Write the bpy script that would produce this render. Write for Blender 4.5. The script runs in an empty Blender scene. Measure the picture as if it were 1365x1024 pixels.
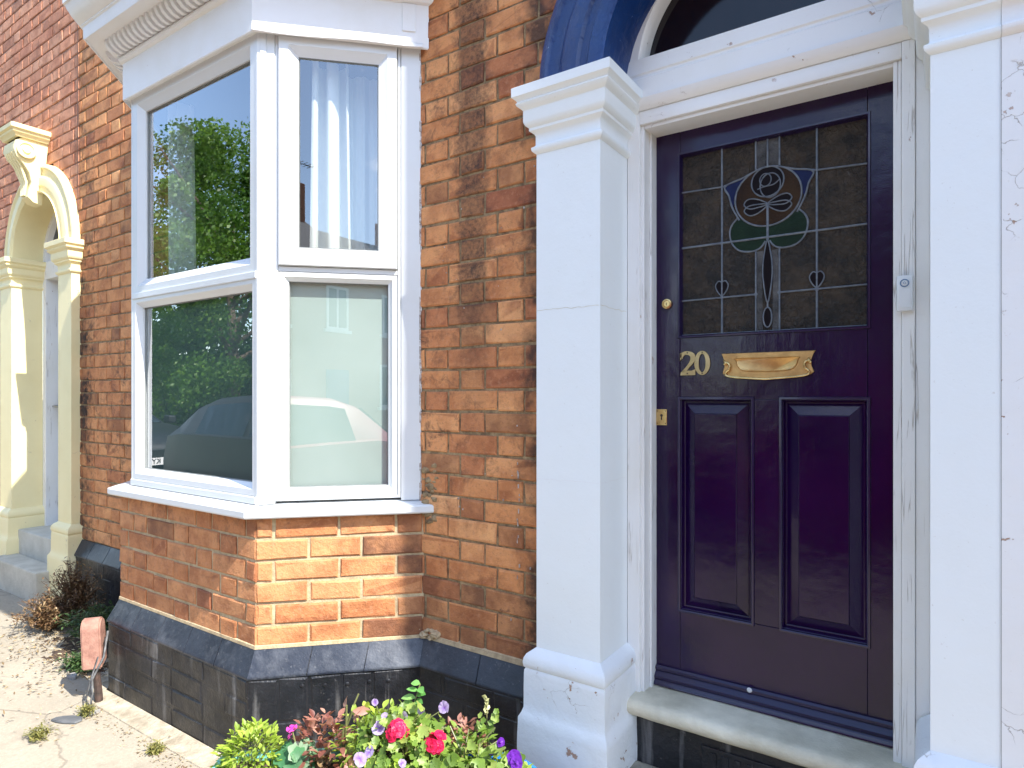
import bpy, bmesh, math, random
from mathutils import Vector, Matrix, noise
R = math.radians
sc = bpy.context.scene
COL = sc.collection
rng = random.Random(20)

# ------------------------------------------------------------ camera, sky, sun, exposure
cam = bpy.data.cameras.new("camera"); cam_o = bpy.data.objects.new("camera", cam); COL.objects.link(cam_o)
cam_o.location = (0, -1.82, 1.345); cam_o.rotation_euler = (R(90), 0, R(34.0))
cam.sensor_fit = 'HORIZONTAL'; cam.sensor_width = 36.0; cam.lens = 36.0*840/1365
cam.shift_y = 16/1365; cam.clip_start = 0.05; cam.clip_end = 600
sc.camera = cam_o
SUN = Vector((.663, -.076, .745)).normalized()
sun = bpy.data.lights.new("sun", 'SUN'); sun.energy = 3.4; sun.angle = R(0.53); sun.color = (1.0, .955, .88)
sun_o = bpy.data.objects.new("sun", sun); COL.objects.link(sun_o)
sun_o.rotation_euler = (-SUN).to_track_quat('-Z', 'Y').to_euler()
w = bpy.data.worlds.new("World"); sc.world = w; w.use_nodes = True
nt = w.node_tree; nt.nodes.clear()
out = nt.nodes.new('ShaderNodeOutputWorld'); bg = nt.nodes.new('ShaderNodeBackground'); bg.inputs[1].default_value = .15
sky = nt.nodes.new('ShaderNodeTexSky'); sky.sky_type = 'NISHITA'; sky.sun_disc = False
sky.sun_elevation = math.asin(SUN.z); sky.sun_rotation = math.atan2(SUN.x, SUN.y); sky.dust_density = .5; sky.air_density = 1.0; sky.ozone_density = .8
tc = nt.nodes.new('ShaderNodeTexCoord'); mp = nt.nodes.new('ShaderNodeMapping'); mp.inputs['Scale'].default_value = (1.6, 1.6, 3.6); mp.inputs['Location'].default_value = (.2, .9, .5)
cn = nt.nodes.new('ShaderNodeTexNoise'); cn.inputs['Scale'].default_value = 1.7; cn.inputs['Detail'].default_value = 9; cn.inputs['Roughness'].default_value = .58
cr = nt.nodes.new('ShaderNodeMapRange'); cr.inputs[1].default_value = .56; cr.inputs[2].default_value = .70
mx = nt.nodes.new('ShaderNodeMix'); mx.data_type = 'RGBA'; mx.inputs[7].default_value = (11, 11.1, 11.3, 1)
L = nt.links.new
L(tc.outputs['Generated'], mp.inputs[0]); L(mp.outputs[0], cn.inputs[0]); L(cn.outputs[0], cr.inputs[0])
L(cr.outputs[0], mx.inputs[0]); L(sky.outputs[0], mx.inputs[6]); L(mx.outputs[2], bg.inputs[0]); L(bg.outputs[0], out.inputs[0])
sc.view_settings.view_transform = 'Standard'; sc.view_settings.look = 'None'; sc.view_settings.gamma = 1
sc.view_settings.use_curve_mapping = False; sc.view_settings.exposure = 1.72
sc.render.engine = 'CYCLES'
sc.cycles.max_bounces = 8; sc.cycles.diffuse_bounces = 4; sc.cycles.glossy_bounces = 4; sc.cycles.transparent_max_bounces = 10

# ------------------------------------------------------------ material helpers
class NT:
    def __init__(s, name):
        s.m = bpy.data.materials.new(name); s.m.use_nodes = True; s.t = s.m.node_tree; s.n = s.t.nodes
        s.b = s.n['Principled BSDF']; s.o = s.n['Material Output']
    def new(s, k): return s.n.new('ShaderNode'+k)
    def link(s, a, b): s.t.links.new(a, b)
    def obj(s):
        if not hasattr(s, '_o'): s._o = s.new('TexCoord')
        return s._o.outputs['Object']
    def noise(s, scale, detail=4, rough=.55, dist=0, sx=None, src=None):
        n = s.new('TexNoise'); n.inputs['Scale'].default_value = scale; n.inputs['Detail'].default_value = detail
        n.inputs['Roughness'].default_value = rough; n.inputs['Distortion'].default_value = dist
        v = src or s.obj()
        if sx:
            m = s.new('Mapping'); m.inputs['Scale'].default_value = sx; s.link(v, m.inputs[0]); v = m.outputs[0]
        s.link(v, n.inputs[0]); return n.outputs[0]
    def vor(s, scale, feature='DISTANCE_TO_EDGE', sx=None, src=None):
        n = s.new('TexVoronoi'); n.feature = feature; n.inputs['Scale'].default_value = scale
        v = src or s.obj()
        if sx:
            m = s.new('Mapping'); m.inputs['Scale'].default_value = sx; s.link(v, m.inputs[0]); v = m.outputs[0]
        s.link(v, n.inputs[0]); return n.outputs[0]
    def rng(s, v, a, b, c=0., d=1.):
        n = s.new('MapRange'); n.inputs[1].default_value = a; n.inputs[2].default_value = b
        n.inputs[3].default_value = c; n.inputs[4].default_value = d; s.link(v, n.inputs[0]); return n.outputs[0]
    def math(s, op, a, b=0.):
        n = s.new('Math'); n.operation = op
        for i, x in enumerate((a, b)):
            if isinstance(x, (int, float)): n.inputs[i].default_value = x
            else: s.link(x, n.inputs[i])
        return n.outputs[0]
    def mix(s, f, a, b, mode='MIX'):
        n = s.new('Mix'); n.data_type = 'RGBA'; n.blend_type = mode
        for i, x in ((0, f), (6, a), (7, b)):
            if isinstance(x, (int, float)): n.inputs[i].default_value = x
            elif isinstance(x, tuple): n.inputs[i].default_value = x if len(x) == 4 else (*x, 1)
            else: s.link(x, n.inputs[i])
        return n.outputs[2]
    def ramp(s, v, stops):
        n = s.new('ValToRGB'); e = n.color_ramp.elements
        while len(e) < len(stops): e.new(.5)
        for i, (p, c) in enumerate(stops): e[i].position = p; e[i].color = (*c, 1)
        s.link(v, n.inputs[0]); return n.outputs[0]
    def bump(s, h, dist=.002, strength=1.):
        n = s.new('Bump'); n.inputs['Distance'].default_value = dist; n.inputs['Strength'].default_value = strength
        s.link(h, n.inputs['Height'])
        if hasattr(s, '_bm'): s.link(s._bm, n.inputs['Normal'])
        s._bm = n.outputs[0]; s.link(s._bm, s.b.inputs['Normal'])
    def attr(s, name='bc'):
        if not hasattr(s, '_a'):
            a = s.new('Attribute'); a.attribute_name = name; s._sep = s.new('SeparateColor'); s.link(a.outputs[0], s._sep.inputs[0]); s._a = 1
        return s._sep.outputs
    def set(s, color=None, rough=None, **k):
        if color is not None:
            if isinstance(color, tuple): s.b.inputs['Base Color'].default_value = (*color, 1)
            else: s.link(color, s.b.inputs['Base Color'])
        if rough is not None:
            if isinstance(rough, (int, float)): s.b.inputs['Roughness'].default_value = rough
            else: s.link(rough, s.b.inputs['Roughness'])
        for kk, v in k.items():
            kk = kk.replace('_', ' '); s.b.inputs[kk].default_value = v
        return s.m

def brick_mat(name, ramp, soot=1., band=False):
    t = NT(name); a = t.attr()
    n1 = t.noise(9, 5, .6); n2 = t.noise(55, 4, .65); n3 = t.noise(2.1, 3, .5)
    c = t.ramp(a[0], ramp)
    c = t.mix(t.rng(n1, .45, .62, 0, .9), c, t.mix(1., c, (.70, .60, .55), 'MULTIPLY'))
    c = t.mix(t.rng(a[2], .78, .82, 0, .7), c, t.mix(1., c, (.66, .55, .52), 'MULTIPLY')); c = t.mix(t.rng(a[2], .22, .18, 0, .6), c, t.mix(1., c, (1.12, 1.2, 1.2), 'MULTIPLY'))
    c = t.mix(t.rng(n2, .52, .72, 0, .5), c, (.60, .30, .17)); c = t.mix(t.rng(t.noise(85, 4, .7), .56, .7, 0, .45), c, (.20, .075, .035))
    dk = t.math('MULTIPLY', t.rng(t.noise(17, 7, .75, .5), .49, .65), t.rng(n3, .42, .62, .12, .85))
    dk = t.math('MULTIPLY', dk, soot)
    dk = t.math('MAXIMUM', dk, t.math('MULTIPLY', t.math('MULTIPLY', a[1], t.rng(a[1], .86, .88, 1, .1)), t.rng(n1, .28, .55, .3, 1.)))
    c = t.mix(dk, c, (.07, .032, .022))
    if band:   # kiln-burnt column of headers and soot beside the pilaster
        sp = t.new('SeparateXYZ'); t.link(t.obj(), sp.inputs[0])
        dx = t.math('ABSOLUTE', t.math('ADD', sp.outputs[0], 1.405))
        wob = t.rng(t.noise(26, 4, .6), .3, .7, -.035, .035)
        m = t.rng(t.math('ADD', dx, wob), .04, .095, 1, 0)
        zz = t.rng(sp.outputs[2], 1.25, 1.75, .08, 1.)
        m = t.math('MAXIMUM', m, t.rng(a[1], .89, .9, 0, 1))
        m = t.math('MULTIPLY', t.math('MULTIPLY', m, zz), t.rng(a[2], 0, 1, .62, 1.))
        m = t.math('MULTIPLY', m, t.rng(t.noise(60, 5, .75), .38, .58, 1, .55))
        dx2 = t.math('ABSOLUTE', t.math('ADD', sp.outputs[0], 1.115))
        m2 = t.rng(t.math('ADD', dx2, wob), .02, .09, .85, 0)
        m2 = t.math('MULTIPLY', m2, t.rng(t.noise(5, 3, .6, 0, (1, 1, .8)), .4, .52, 0, 1))
        m = t.math('MAXIMUM', m, m2)
        dx3 = t.math('ABSOLUTE', t.math('ADD', sp.outputs[0], 4.56))
        m3 = t.math('MULTIPLY', t.rng(t.math('ADD', dx3, t.math('MULTIPLY', wob, 3)), .03, .16, .95, 0), t.rng(sp.outputs[2], 2.2, 2.7, 1, .2))
        m3 = t.math('MULTIPLY', m3, t.rng(t.noise(5, 3, .6), .4, .55, .25, 1))
        m = t.math('MAXIMUM', m, m3)
        c = t.mix(m, c, (.020, .014, .013))
    sp = t.rng(t.vor(120, 'F1'), .03, .06, 1, 0)
    c = t.mix(t.math('MULTIPLY', sp, t.rng(t.noise(7), .55, .6)), c, (.03, .02, .02))
    pale = t.rng(t.noise(70, 3, .5, 0, (1, 1, .35)), .76, .8, 0, .8)
    c = t.mix(t.math('MULTIPLY', pale, t.rng(t.noise(3.1), .5, .62)), c, (.55, .5, .45))
    t.bump(t.noise(38, 6, .7), .007, .9); t.bump(t.noise(170, 3, .6), .0012, .8)
    return t.set(c, t.rng(n2, .3, .8, .72, .95))
BR = [(0, (.36, .115, .05)), (.2, (.50, .185, .072)), (.45, (.64, .27, .10)), (.8, (.72, .33, .13)), (1, (.76, .40, .18))]
BRP = [(0, (.47, .19, .11)), (.35, (.56, .24, .135)), (.7, (.61, .28, .16)), (1, (.63, .33, .21))]
M = {}
M['brick'] = brick_mat('orange brick', BR, 1., True)
M['brick_bay'] = brick_mat('orange bay brick', [(0, (.35, .12, .05)), (.4, (.50, .20, .075)), (1, (.62, .29, .125))], .8)
M['brick_pink'] = brick_mat('pink brick', BRP, .5)
def mortar_mat(name, col, dark):
    t = NT(name); n = t.noise(30, 5, .7)
    c = t.mix(t.rng(n, .35, .65), col, dark); t.bump(t.noise(120, 4, .7), .003, 1.)
    return t.set(c, .95)
M['mortar'] = mortar_mat('wall mortar', (.40, .285, .15), (.15, .10, .055))
M['mortar_pink'] = mortar_mat('weathered pinkish mortar', (.42, .25, .18), (.30, .16, .11))
M['mortar_bay'] = mortar_mat('bay mortar', (.55, .43, .26), (.36, .27, .16))

def white_paint(name, base=(.80, .80, .78), crack=.5, chips=0., rough=.42, dirt=.25, vertical=False, lump=.002):
    t = NT(name)
    c = t.mix(t.rng(t.noise(3.5, 5, .6), .45, .75, 0, dirt), base, tuple(x*y for x, y in zip(base, (.86, .82, .72))))
    c = t.mix(t.rng(t.noise(90, 3, .7), .68, .76, 0, .35), c, (.45, .40, .33))
    if crack > 0:
        wv = t.new('VectorMath'); wv.operation = 'ADD'
        nz = t.new('TexNoise'); nz.inputs['Scale'].default_value = 9; nz.inputs['Detail'].default_value = 5; t.link(t.obj(), nz.inputs[0])
        sc_ = t.new('VectorMath'); sc_.operation = 'SCALE'; sc_.inputs['Scale'].default_value = .16; t.link(nz.outputs['Color'], sc_.inputs[0])
        t.link(t.obj(), wv.inputs[0]); t.link(sc_.outputs[0], wv.inputs[1])
        if vertical:      # hairline splits that run with the grain
            e = t.math('ABSOLUTE', t.math('SUBTRACT', t.noise(46, 2, .5, .0, (1, 1, .035)), .5))
            k = t.math('MULTIPLY', t.rng(e, .0, .014, 1, 0), t.rng(t.noise(5, 4, .6, 0, (3, 3, 1)), .60-.09*crack, .64-.06*crack, 0, 1))
        else:
            e = t.vor(13, src=wv.outputs[0])
            k = t.rng(e, .002, .012, 1, 0)
            k = t.math('MULTIPLY', k, t.rng(t.noise(9, 4, .6), .66-.12*crack, .70-.12*crack, 0, 1))
        c = t.mix(t.math('MULTIPLY', k, .65), c, (.30, .24, .19)); t.bump(t.math('SUBTRACT', 1., k), .0012, .8)
    if chips > 0:
        nn = t.noise(24, 5, .62, .3, (1, 1, .5) if vertical else None)
        ch = t.rng(nn, .715-.06*chips, .722-.06*chips, 0, 1)
        ch = t.math('MULTIPLY', ch, t.rng(t.noise(2.7, 2), .45, .5, 0, 1))
        c = t.mix(ch, c, t.mix(t.noise(50), (.30, .14, .09), (.55, .42, .32))); t.bump(t.math('SUBTRACT', 1., ch), .002, 1.)
    t.bump(t.noise(14, 4, .55), lump, .5); t.bump(t.noise(160, 3, .6), .0005, .5)
    return t.set(c, rough)
M['stucco'] = white_paint('white masonry paint', (.79, .825, .83), crack=.0, chips=.0, rough=.5, dirt=.12, lump=.004)
M['stucco_old'] = white_paint('flaking white masonry paint', (.79, .79, .79), crack=1., chips=.75, rough=.55, lump=.006)
M['stucco_base'] = white_paint('lumpy white pilaster foot paint', (.77, .79, .80), crack=.6, chips=.75, rough=.5, lump=.012)
M['wood_white'] = white_paint('cracked white gloss wood', (.79, .785, .765), crack=1., chips=.45, rough=.3, dirt=.4, vertical=True)
M['wood_white_h'] = white_paint('white gloss wood', (.79, .785, .765), crack=.5, chips=.2, rough=.32, dirt=.35)
M['cornice'] = white_paint('cornice paint', (.78, .785, .79), crack=.0, chips=.1, rough=.5, dirt=.5)
M['yellow'] = white_paint('pale yellow masonry paint', (.85, .74, .42), crack=.1, chips=.05, rough=.55, dirt=.4, lump=.004)
t = NT('white plastic'); t.bump(t.noise(20, 3), .0004, .5)
t.bump(t.noise(4, 2), .0015, .3)
M['upvc'] = t.set(t.mix(t.rng(t.noise(5, 5, .6), .5, .75, 0, .3), (.66, .68, .685), (.60, .59, .55)), .22)
t = NT('grey rubber gasket'); M['gasket'] = t.set(t.mix(t.noise(30), (.10, .11, .11), (.2, .21, .2)), .6)
t = NT('navy masonry paint'); t.bump(t.noise(18, 5, .6, .5), .007, 1.); t.bump(t.noise(90, 3), .001, .7)
c = t.mix(t.rng(t.noise(6, 4), .3, .7), (.002, .022, .11), (.005, .042, .165))
c = t.mix(t.rng(t.noise(60, 4, .7), .69, .73, 0, .75), c, (.35, .45, .55))
M['navy'] = t.set(c, .36)
t = NT('black masonry paint'); t.bump(t.noise(22, 5, .65), .006, .9); t.bump(t.noise(130, 3), .001, .6)
c = t.mix(t.rng(t.noise(5, 5, .6), .35, .7), (.005, .0055, .007), (.019, .02, .025))
c = t.mix(t.rng(t.noise(45, 5, .75), .62, .74, 0, .55), c, (.17, .16, .15))
c = t.mix(t.rng(t.noise(16, 4, .6, 0, (1, 1, .12)), 0.56, .70, 0, .42), c, (.3, .29, .28))
M['black'] = t.set(c, t.rng(t.noise(12), .3, .7, .3, .55))
t = NT('sun-lightened black plinth paint'); t.bump(t.noise(14, 4, .6), .004, .8); t.bump(t.noise(150, 3), .0008, .7)
c = t.mix(t.rng(t.noise(4, 5, .6), .35, .7), (.011, .014, .023), (.028, .034, .049))  # the plinth's black made lighter and bluer, sunlight put into the colour
c = t.mix(t.rng(t.noise(60, 5, .75), .6, .74, 0, .5), c, (.25, .25, .25))
c = t.mix(t.rng(t.noise(3.3, 6, .7), .52, .68, 0, .45), c, (.16, .17, .19))
M['plinthtop'] = t.set(c, .38)

t = NT('dark purple gloss paint')
st = t.noise(60, 4, .6, .2, (1, 1, .05)); st2 = t.noise(60, 4, .6, .2, (.06, 1, 1))
t.bump(t.mix(.25, st, st2), .0010, .6); t.bump(t.noise(7, 3, .5), .006, .6); t.bump(t.noise(300, 2, .5), .0004, .6)
c = t.mix(t.rng(t.noise(3, 4, .5), .35, .65), (.008, .0015, .026), (.015, .0025, .036))
M['purple'] = t.set(c, t.rng(t.noise(9, 5), .3, .7, .07, .19), Coat_Weight=.08, Coat_Roughness=.08, Specular_IOR_Level=.36)
t = NT('purple gloss trim'); t.bump(t.noise(50, 4, .6, .2, (.06, 1, 1)), .001, .7)
M['purple_rail'] = t.set(t.mix(t.noise(8), (.010, .005, .034), (.017, .008, .042)), .24, Coat_Weight=.2)
def metal(name, c1, c2, rough, bump=.0006):
    t = NT(name); t.bump(t.noise(60, 4), bump, .7)
    return t.set(t.mix(t.rng(t.noise(24, 5, .6), .35, .65), c1, c2), rough, Metallic=1.)
M['brass'] = metal('aged brass', (.70, .45, .18), (.52, .31, .12), .46)
M['brass_pale'] = metal('polished brass', (.80, .62, .30), (.60, .42, .17), .27)
M['brass_flat'] = metal('dull brass numerals', (.60, .48, .26), (.46, .35, .17), .42)
M['steel'] = metal('grey metal', (.5, .5, .5), (.35, .35, .34), .35)
def simple(name, c1, c2, s=8, rough=.7, b=.002, bs=60, **k):
    t = NT(name)
    if b: t.bump(t.noise(bs, 4, .65), b, .8)
    return t.set(t.mix(t.rng(t.noise(s, 5, .6), .35, .65), c1, c2), rough, **k)
M['lead'] = simple('lead came', (.09, .11, .14), (.17, .19, .21), 60, .5, .001, 90)
t = NT('black slot'); M['dark'] = t.set((.006, .006, .007), .6)
def obscure(name, c1, c2, s=26, rough=.12, b=.004):
    t = NT(name)
    t.bump(t.noise(s, 4, .6, .8), b, .9); t.bump(t.noise(s*4, 3, .6), b*.25, .8)
    c = t.mix(t.rng(t.noise(13, 5, .65), .35, .65), c1, c2); c = t.mix(t.rng(t.noise(s*2, 4, .7), .58, .72, 0, .3), c, tuple(min(1, x*2.4+.02) for x in c2))
    return t.set(c, rough, Specular_IOR_Level=.5 if 'clear' in name or 'fan' in name or 'border' in name else .16)
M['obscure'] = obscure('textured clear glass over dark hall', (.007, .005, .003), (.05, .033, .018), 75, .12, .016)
M['amber'] = obscure('amber stained glass', (.018, .007, .002), (.04, .018, .004), 110, .4, .003)
M['green_glass'] = obscure('green stained glass', (.003, .012, .004), (.007, .022, .008), 110, .3, .003)
M['blue_glass'] = obscure('blue stained glass', (.003, .006, .04), (.006, .012, .065), 110, .3, .002)
M['dark_glass'] = NT('deep red stained glass').set((.004, .001, .002), .6, Specular_IOR_Level=.15)
M['seed_glass'] = obscure('seedy border glass', (.01, .009, .008), (.10, .095, .09), 160, .25, .005)
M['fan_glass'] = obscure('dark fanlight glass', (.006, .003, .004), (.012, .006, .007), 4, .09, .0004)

def pane_mat(name, tint=(.93, .96, .95), base=.19, p=2.3):
    t = NT(name); t.n.remove(t.b)
    lw = t.new('LayerWeight'); lw.inputs[0].default_value = .5
    f = t.math('ADD', t.math('MULTIPLY', t.math('POWER', lw.outputs['Facing'], p), 1-base), base)
    tr = t.new('BsdfTransparent'); tr.inputs[0].default_value = (*tint, 1)
    gl = t.new('BsdfGlossy'); gl.inputs['Roughness'].default_value = 0.004; gl.inputs[0].default_value = (.97, .98, 1, 1)
    bp = t.new('Bump'); bp.inputs['Distance'].default_value = .0012; bp.inputs['Strength'].default_value = .12
    t.link(t.noise(1.8, 1.5, .4), bp.inputs['Height']); t.link(bp.outputs[0], gl.inputs['Normal'])
    ms = t.new('MixShader'); t.link(f, ms.inputs[0]); t.link(tr.outputs[0], ms.inputs[1]); t.link(gl.outputs[0], ms.inputs[2])
    t.link(ms.outputs[0], t.o.inputs[0]); return t.m
M['pane'] = pane_mat('double glazing')
t = NT('pale green frosted film')
c = t.mix(t.rng(t.noise(2.5, 3, .5), .3, .7), (.34, .42, .39), (.42, .50, .47))
M['film'] = t.set(c, .5)
t = NT('shaded green frosted film'); M['film_shaded'] = t.set(t.mix(t.noise(2), (.06, .11, .105), (.09, .145, .135)), .6)  # frosted film again, darkened to put the front pane's shade into its colour
t = NT('white curtain'); t.bump(t.noise(220, 2), .0004, .5)
t.set((.82, .83, .80), .85)
tr = t.new('BsdfTranslucent'); tr.inputs[0].default_value = (.8, .82, .8, 1); ms = t.new('MixShader'); ms.inputs[0].default_value = .35
t.link(t.b.outputs[0], ms.inputs[1]); t.link(tr.outputs[0], ms.inputs[2]); t.link(ms.outputs[0], t.o.inputs[0]); M['curtain'] = t.m
t = NT('sheer net curtain'); t.set((.8, .84, .84), .9)
tr = t.new('BsdfTransparent'); ms = t.new('MixShader'); ms.inputs[0].default_value = .3
t.link(t.b.outputs[0], ms.inputs[1]); t.link(tr.outputs[0], ms.inputs[2]); t.link(ms.outputs[0], t.o.inputs[0]); M['sheer'] = t.m
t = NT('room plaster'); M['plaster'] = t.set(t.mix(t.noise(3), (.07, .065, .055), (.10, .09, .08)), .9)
M['caulk'] = simple('peeling sealant', (.62, .60, .56), (.22, .14, .10), 60, .6, .004, 90)
t = NT('pavement concrete')
c = t.mix(t.rng(t.noise(1.3, 5, .6), .35, .65), (.29, .255, .195), (.375, .33, .255))
c = t.mix(t.rng(t.noise(60, 5, .75), .42, .68, 0, .45), c, (.24, .20, .15))
c = t.mix(t.rng(t.vor(85, 'F1'), .12, .25, .45, 0), c, (.50, .44, .35))
c = t.mix(t.rng(t.noise(3.2, 5, .65), .58, .7, 0, .5), c, (.2, .17, .13))
wv = t.noise(5, 5, .6); e = t.vor(.75, src=t.mix(.12, t.obj(), wv, 'ADD'))
k = t.rng(e, .001, .005, 1, 0); c = t.mix(t.math('MULTIPLY', k, .35), c, (.10, .08, .06))
t.bump(t.noise(70, 6, .8), .0035, 1.); t.bump(t.math('SUBTRACT', 1., k), .004, .6); t.bump(t.noise(3, 4), .02, .5)
M['pavement'] = t.set(c, .93)
M['stone'] = simple('pale stone step', (.50, .46, .34), (.72, .67, .52), 7, .7, .003, 120)
M['slab'] = simple('grey step concrete', (.36, .34, .27), (.24, .22, .17), 18, .9, .006, 90)
M['concrete_fillet'] = simple('cement fillet', (.46, .40, .30), (.27, .225, .16), 16, .9, .012, 60)
M['asphalt'] = simple('asphalt', (.045, .045, .048), (.07, .07, .07), 20, .9, .006, 150)
M['kerb'] = simple('granite kerb', (.33, .32, .30), (.22, .21, .20), 50, .8, .004, 90)
M['earthy'] = simple('soil', (.035, .022, .014), (.11, .07, .045), 60, .95, .012, 70)
M['terra'] = simple('terracotta', (.24, .115, .085), (.35, .19, .14), 22, .85, .004, 60)
M['terra_pot'] = simple('terracotta pot', (.50, .24, .12), (.60, .36, .22), 12, .8, .002, 80)
M['teal'] = simple('teal plastic', (.16, .50, .45), (.24, .58, .52), 12, .4, .001, 40)
M['bluepot'] = simple('blue glaze', (.01, .12, .50), (.02, .2, .62), 8, .18, .001, 20)
M['cable'] = simple('grey cable', (.06, .06, .06), (.15, .15, .15), 40, .5)
M['slate'] = simple('slate', (.07, .075, .08), (.12, .125, .13), 12, .7, .003, 40)
M['rust'] = simple('rusty iron', (.02, .015, .012), (.07, .04, .03), 30, .8, .004, 60)
M['bell_white'] = simple('white bell plastic', (.74, .76, .76), (.68, .70, .70), 10, .3, .0003)
M['bell_ring'] = NT('grey blue ring').set((.10, .20, .34), .3)
M['doorblue'] = simple('grey blue door', (.30, .36, .42), (.36, .42, .48), 5, .35, .001)
M['roof'] = simple('slate roof', (.07, .075, .085), (.12, .12, .125), 14, .75, .01, 12)
M['far_brick'] = simple('far brick', (.30, .13, .08), (.38, .18, .11), 22, .9, .01, 14)
M['far_white'] = simple('far white paint', (.70, .70, .68), (.62, .61, .58), 5, .7)
M['far_glass'] = NT('far window glass').set((.02, .025, .03), .05)
M['bark'] = simple('bark', (.10, .07, .05), (.17, .13, .10), 14, .95, .02, 30)
M['tyre'] = simple('tyre', (.015, .015, .015), (.025, .025, .025), 20, .8)
M['alloy'] = metal('alloy wheel', (.5, .5, .52), (.4, .4, .42), .3)
M['car_red'] = NT('red car paint').set((.30, .008, .018), .5)
M['car_grey'] = NT('dark grey car paint').set((.012, .014, .016), .5)
M['car_black'] = NT('black car paint').set((.010, .011, .014), .4)
M['car_glass'] = NT('car glass').set((.01, .014, .014), .03)
M['plate'] = NT('plate white').set((.75, .75, .72), .4)
M['lamp'] = NT('lamp lens').set((.65, .66, .66), .1)

def leaf_mat(name, ramp, tl=.4, rough=.45):
    t = NT(name); a = t.attr()
    c = t.ramp(a[0], ramp); c = t.mix(t.rng(t.noise(90, 3), .3, .7, 0, .35), c, t.mix(1., c, (.55, .62, .5), 'MULTIPLY'))
    t.set(c, rough)
    tr = t.new('BsdfTranslucent'); t.link(t.mix(1., c, (1.3, 1.35, .8), 'MULTIPLY'), tr.inputs[0]); ms = t.new('MixShader'); ms.inputs[0].default_value = tl
    t.link(t.b.outputs[0], ms.inputs[1]); t.link(tr.outputs[0], ms.inputs[2]); t.link(ms.outputs[0], t.o.inputs[0]); return t.m
M['leaf'] = leaf_mat('fresh green leaf', [(0, (.10, .17, .03)), (.5, (.20, .32, .05)), (1, (.38, .46, .12))])
M['leaf_lime'] = leaf_mat('lime leaf', [(0, (.14, .22, .02)), (.5, (.30, .42, .05)), (1, (.45, .55, .10))])
M['leaf_ivy'] = leaf_mat('ivy leaf', [(0, (.06, .20, .05)), (.6, (.14, .38, .09)), (1, (.30, .52, .16))])
M['leaf_pink'] = leaf_mat('bronze pink leaf', [(0, (.14, .035, .03)), (.5, (.36, .15, .12)), (1, (.55, .30, .24))])
M['leaf_cyc'] = leaf_mat('mottled leaf', [(0, (.03, .12, .05)), (.4, (.08, .24, .10)), (.75, (.30, .42, .28)), (1, (.4, .5, .36))])
M['leaf_dry'] = leaf_mat('dry stalks', [(0, (.06, .035, .02)), (.5, (.17, .09, .045)), (1, (.33, .22, .11))], .2)
M['leaf_weed'] = leaf_mat('weed leaf', [(0, (.02, .05, .015)), (.6, (.06, .12, .04)), (1, (.14, .20, .07))], .3)
M['leaf_weed2'] = leaf_mat('straw green weed', [(0, (.13, .12, .04)), (.5, (.24, .24, .07)), (1, (.36, .31, .12))], .3)
M['leaf_litter'] = leaf_mat('litter', [(0, (.12, .075, .04)), (.5, (.34, .24, .12)), (1, (.6, .5, .33))], .1, .8)
M['leaf_tree'] = leaf_mat('tree leaf', [(0, (.035, .10, .010)), (.5, (.09, .20, .02)), (1, (.19, .32, .04))], .45)
M['leaf_hedge'] = leaf_mat('hedge leaf', [(0, (.03, .08, .02)), (.5, (.07, .16, .04)), (1, (.14, .25, .07))], .4)
M['stem'] = leaf_mat('stem', [(0, (.12, .16, .05)), (1, (.22, .20, .09))], .1)
M['fl_red'] = leaf_mat('crimson petal', [(0, (.55, .0, .04)), (1, (.85, .02, .12))], .3)
M['fl_lilac'] = leaf_mat('lilac petal', [(0, (.14, .05, .38)), (.25, (.34, .18, .58)), (.6, (.60, .48, .76)), (1, (.45, .30, .68))], .35)
M['fl_purple'] = leaf_mat('violet petal', [(0, (.10, .01, .28)), (1, (.22, .03, .5))], .3)
M['fl_pink'] = leaf_mat('magenta petal', [(0, (.7, .02, .35)), (1, (.85, .1, .5))], .3)
M['fl_cream'] = leaf_mat('cream bud', [(0, (.5, .5, .25)), (1, (.7, .68, .4))], .3)

# ------------------------------------------------------------ object helpers
def props(o, label=None, cat=None, group=None, kind=None):
    for k, v in (('label', label), ('category', cat), ('group', group), ('kind', kind)):
        if v: o[k] = v
    return o
def empty(name, loc, label, cat, group=None, kind=None):
    o = bpy.data.objects.new(name, None); COL.objects.link(o); o.location = loc; o.empty_display_size = .1
    return props(o, label, cat, group, kind)
def mesh_obj(name, bm, mat, parent=None, smooth=False, label=None):
    me = bpy.data.meshes.new(name)
    if smooth:
        for f in bm.faces: f.smooth = True
    bm.to_mesh(me); bm.free()
    for m in (mat if isinstance(mat, list) else [mat]): me.materials.append(M[m] if isinstance(m, str) else m)
    o = bpy.data.objects.new(name, me); COL.objects.link(o)
    if parent is not None:
        o.parent = parent; pw = Matrix.Translation(world_loc(parent)); o.matrix_parent_inverse = pw.inverted()
    if label: o['label'] = label
    return o
def world_loc(o):
    # every parent here is an unrotated empty or a mesh whose geometry is in world coordinates
    return Vector(o.location) if o.type == 'EMPTY' else Vector((0, 0, 0))
def smooth_by_angle(o, ang=35):
    me = o.data
    for p in me.polygons: p.use_smooth = True
    bm = bmesh.new(); bm.from_mesh(me)
    for e in bm.edges:
        if len(e.link_faces) == 2 and e.calc_face_angle(0) > R(ang): e.smooth = False
    bm.to_mesh(me); bm.free(); return o
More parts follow.
